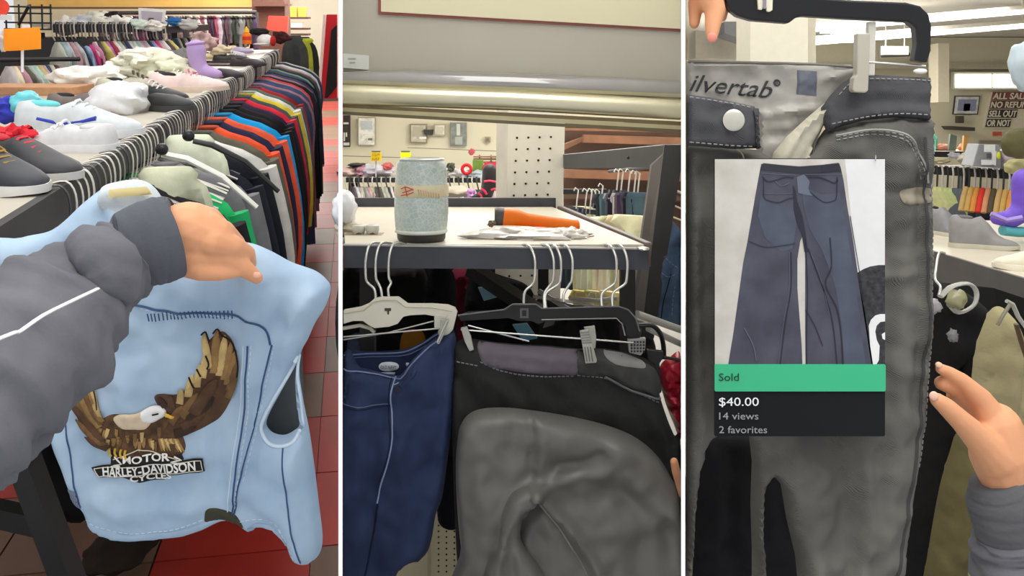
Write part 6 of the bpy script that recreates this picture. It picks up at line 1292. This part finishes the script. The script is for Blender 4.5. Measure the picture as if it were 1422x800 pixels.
# ---- sold listing card clipped in front of the jeans
CY = .895
def cq(pts, lift=0.0, th=.0004): return G().prism([P(u, v, CY, 3)-Vector((0,lift,0)) for u, v in pts], (0, th, 0))
lc = thing('listing_card', 3, P(1110, 606, CY, 3), 'flat printed sale card with a photo of dark flared jeans, green Sold band and price', 'card')
def rrect(u0, v0, u1, v1, r, n=4):
    out = []
    for (cx, cy, a0) in ((u1-r, v0+r, -90), (u1-r, v1-r, 0), (u0+r, v1-r, 90), (u0+r, v0+r, 180)):
        for k in range(n+1):
            a = math.radians(a0+90*k/n); out.append((cx+r*math.cos(a), cy+r*math.sin(a)))
    return out
mk('card_stock', cq(rrect(992,220,1229,606,2.5), 0, .0015), plain((10,14,16), .9), lc, smooth=False)
conc = mat('printed_concrete', (212,208,202), rough=.6, var=.05, scale=30, bump=0, col2=(186,180,170), detail=6)
mk('photo_print', cq([(992.6,221),(1228.6,221),(1228.6,507),(992.6,507)], .0003), conc, lc, smooth=False)
mk('photo_print', cq([(1173,221),(1228.6,221),(1228.6,400),(1192,400)], .0005), mat('printed_pale', (222,222,222), rough=.6, var=.03, scale=60, bump=0), lc, smooth=False)
fur = mat('printed_fur', (52,52,56), rough=.7, var=.5, scale=220, bump=0)
mk('printed_rug', cq([(1190,379),(1198,374),(1208,370),(1220,368),(1228.6,368),(1228.6,507),(1210,507)], .0007), fur, lc, smooth=False)
ring = [(1206,452),(1209,444),(1215,438),(1222,436),(1228.6,436),(1228.6,446),(1222,447),(1217,452),(1215,460),(1217,472),(1221,480),(1220,500),(1216,507),(1212,507),(1208,480)]
mk('printed_rug_pattern', cq(ring, .0009), plain((230,230,230)), lc, smooth=False)
mk('printed_rug_pattern', cq([(1224,464),(1228.6,461),(1228.6,472),(1225,470)], .0009), plain((230,230,230)), lc, smooth=False)
pj = mat('printed_denim', (82,84,98), rough=.7, var=.1, scale=26, bump=0, col2=(56,54,68), detail=8)
pjb = mat('printed_denim_blue', (84,90,106), rough=.7, var=.1, scale=30, bump=0, col2=(66,70,86), detail=8)
pdk = plain((40,40,54), .7); plt = plain((100,106,122), .7); pmid = plain((46,46,58), .7)
jeans = [(1056,232),(1060,226.5),(1085,229),(1110,231),(1140,229),(1164,226),(1167,232),(1171,250),(1176,285),(1182,320),(1188,360),(1193,395),(1200,430),(1206,470),(1213,507),(1118.5,507),(1118,460),(1118,400),(1118,360),(1116,322),(1111,335),(1107,360),(1107,400),(1110,440),(1113,480),(1114,507),(1011,507),(1018,465),(1025,415),(1032,365),(1038,335),(1044,300),(1050,265)]
mk('printed_jeans', cq(jeans, .0007), pj, lc, smooth=False)
mk('printed_jeans_fade', cq([(1112,250),(1122,262),(1140,270),(1165,268),(1172,300),(1178,335),(1186,380),(1192,430),(1198,480),(1202,507),(1172,507),(1168,450),(1160,400),(1150,370),(1140,345),(1125,320),(1116,290)], .0009), pjb, lc, smooth=False)
mk('printed_jeans_fade', cq([(1056,270),(1078,284),(1100,290),(1106,310),(1100,345),(1085,350),(1062,330),(1052,300)], .0009), pjb, lc, smooth=False)
mk('printed_shadow', cq([(1101,258),(1104,262),(1107,280),(1114,300),(1118,322),(1122,350),(1117,350),(1113,325),(1106,310),(1102,290)], .0011), pdk, lc, smooth=False)
mk('printed_highlight', cq([(1106,246),(1116,242),(1124,252),(1122,262),(1128,272),(1116,270),(1108,268)], .0011), plt, lc, smooth=False)
mk('printed_waistband', cq([(1057,227.5),(1110,232),(1165,227),(1168,238),(1140,240),(1110,241),(1080,238),(1056,236)], .0011), pmid, lc, smooth=False)
mk('printed_patch', cq([(1140,229.5),(1162,227.5),(1164,237),(1140,240)], .0013), pdk, lc, smooth=False)
def pl_(pts, w_=.9):
    g = G(); q = resample(catmull(pts, False), 3, False) if len(pts) > 2 else pts
    for a, c in zip(q[:-1], q[1:]):
        dx, dy = c[0]-a[0], c[1]-a[1]; L = math.hypot(dx, dy)+1e-6; nx, ny = -dy/L*w_/2, dx/L*w_/2
        s_ = cq([(a[0]+nx,a[1]+ny),(c[0]+nx,c[1]+ny),(c[0]-nx,c[1]-ny),(a[0]-nx,a[1]-ny)], .0014, .0003); g.add(s_.v, s_.f)
    return g
for k_, (pts, m_, w_) in enumerate((([(1056,240),(1080,242),(1104,243)], plt, .8), ([(1116,242),(1140,242),(1168,242)], plt, .8), ([(1058,245),(1066,252),(1078,250),(1090,246),(1102,247)], pdk, 2.2), ([(1122,246),(1136,246),(1148,250),(1158,254),(1163,250)], pdk, 2.2),
    ([(1060,262),(1061,275),(1072,280),(1082,281),(1094,276),(1101,275)], pdk, 1.6), ([(1060,268),(1080,269),(1101,268)], plt, .8), ([(1124,266),(1136,276),(1146,281),(1156,279),(1161,274),(1162,246)], pdk, 1.6), ([(1060,248),(1060,262)], pdk, 1.2),
    ([(1098,350),(1098,400),(1090,450),(1083,507)], pdk, 1.6), ([(1096,350),(1095,400),(1087,450),(1080,507)], plt, .6), ([(1122,345),(1135,380),(1146,410),(1156,450),(1162,507)], pdk, 2.0), ([(1152,330),(1154,370),(1146,395),(1162,430),(1168,470),(1170,507)], pdk, 2.4), ([(1125,350),(1140,390),(1152,440)], plt, .7),
    ([(1118,330),(1121,400),(1120,450),(1120,507)], pdk, 1.4), ([(1040,335),(1062,343),(1085,341),(1104,338)], pmid, 1.4), ([(1075,250),(1084,258),(1096,254)], plt, .9), ([(1118,430),(1130,450),(1142,480)], pmid, 1.6), ([(1033,455),(1045,478),(1050,500)], plt, 1.6), ([(1180,300),(1190,360),(1200,420)], pmid, 1.4))):
    mk('printed_seam', pl_(pts, w_*.65), m_, lc, smooth=False)
mk('green_band', cq(rrect(992,505.5,1229,543,2), .0016, .0014), mat('green_band', (58,182,132), rough=.5, var=.005, bump=0), lc, smooth=False)
def ctext(t_, u0, v, u1, h, c): mk('lettering', flattext(t_, P(u0, v, CY-.0019, 3), Vector((1,0,0)), Vector((0,0,1)), (u1-u0)/F*CY, h/F*CY, thick=.0003), plain(c, .6), lc, smooth=False)
ctext('Sold', 998.3, 529, 1026, 10.5, (22,60,48))
ctext('$40.00', 998.3, 563.5, 1053.5, 11.6, (236,240,240))
ctext('14 views', 998.6, 582.5, 1053, 9.8, (150,156,158))
ctext('2 favorites', 998.6, 601.5, 1065, 9.8, (150,156,158))
mk('card_clip', G().tube([P(1216,216,CY+.003,3), P(1216,223,CY-.003,3)], .0006, 5), steel, lc)
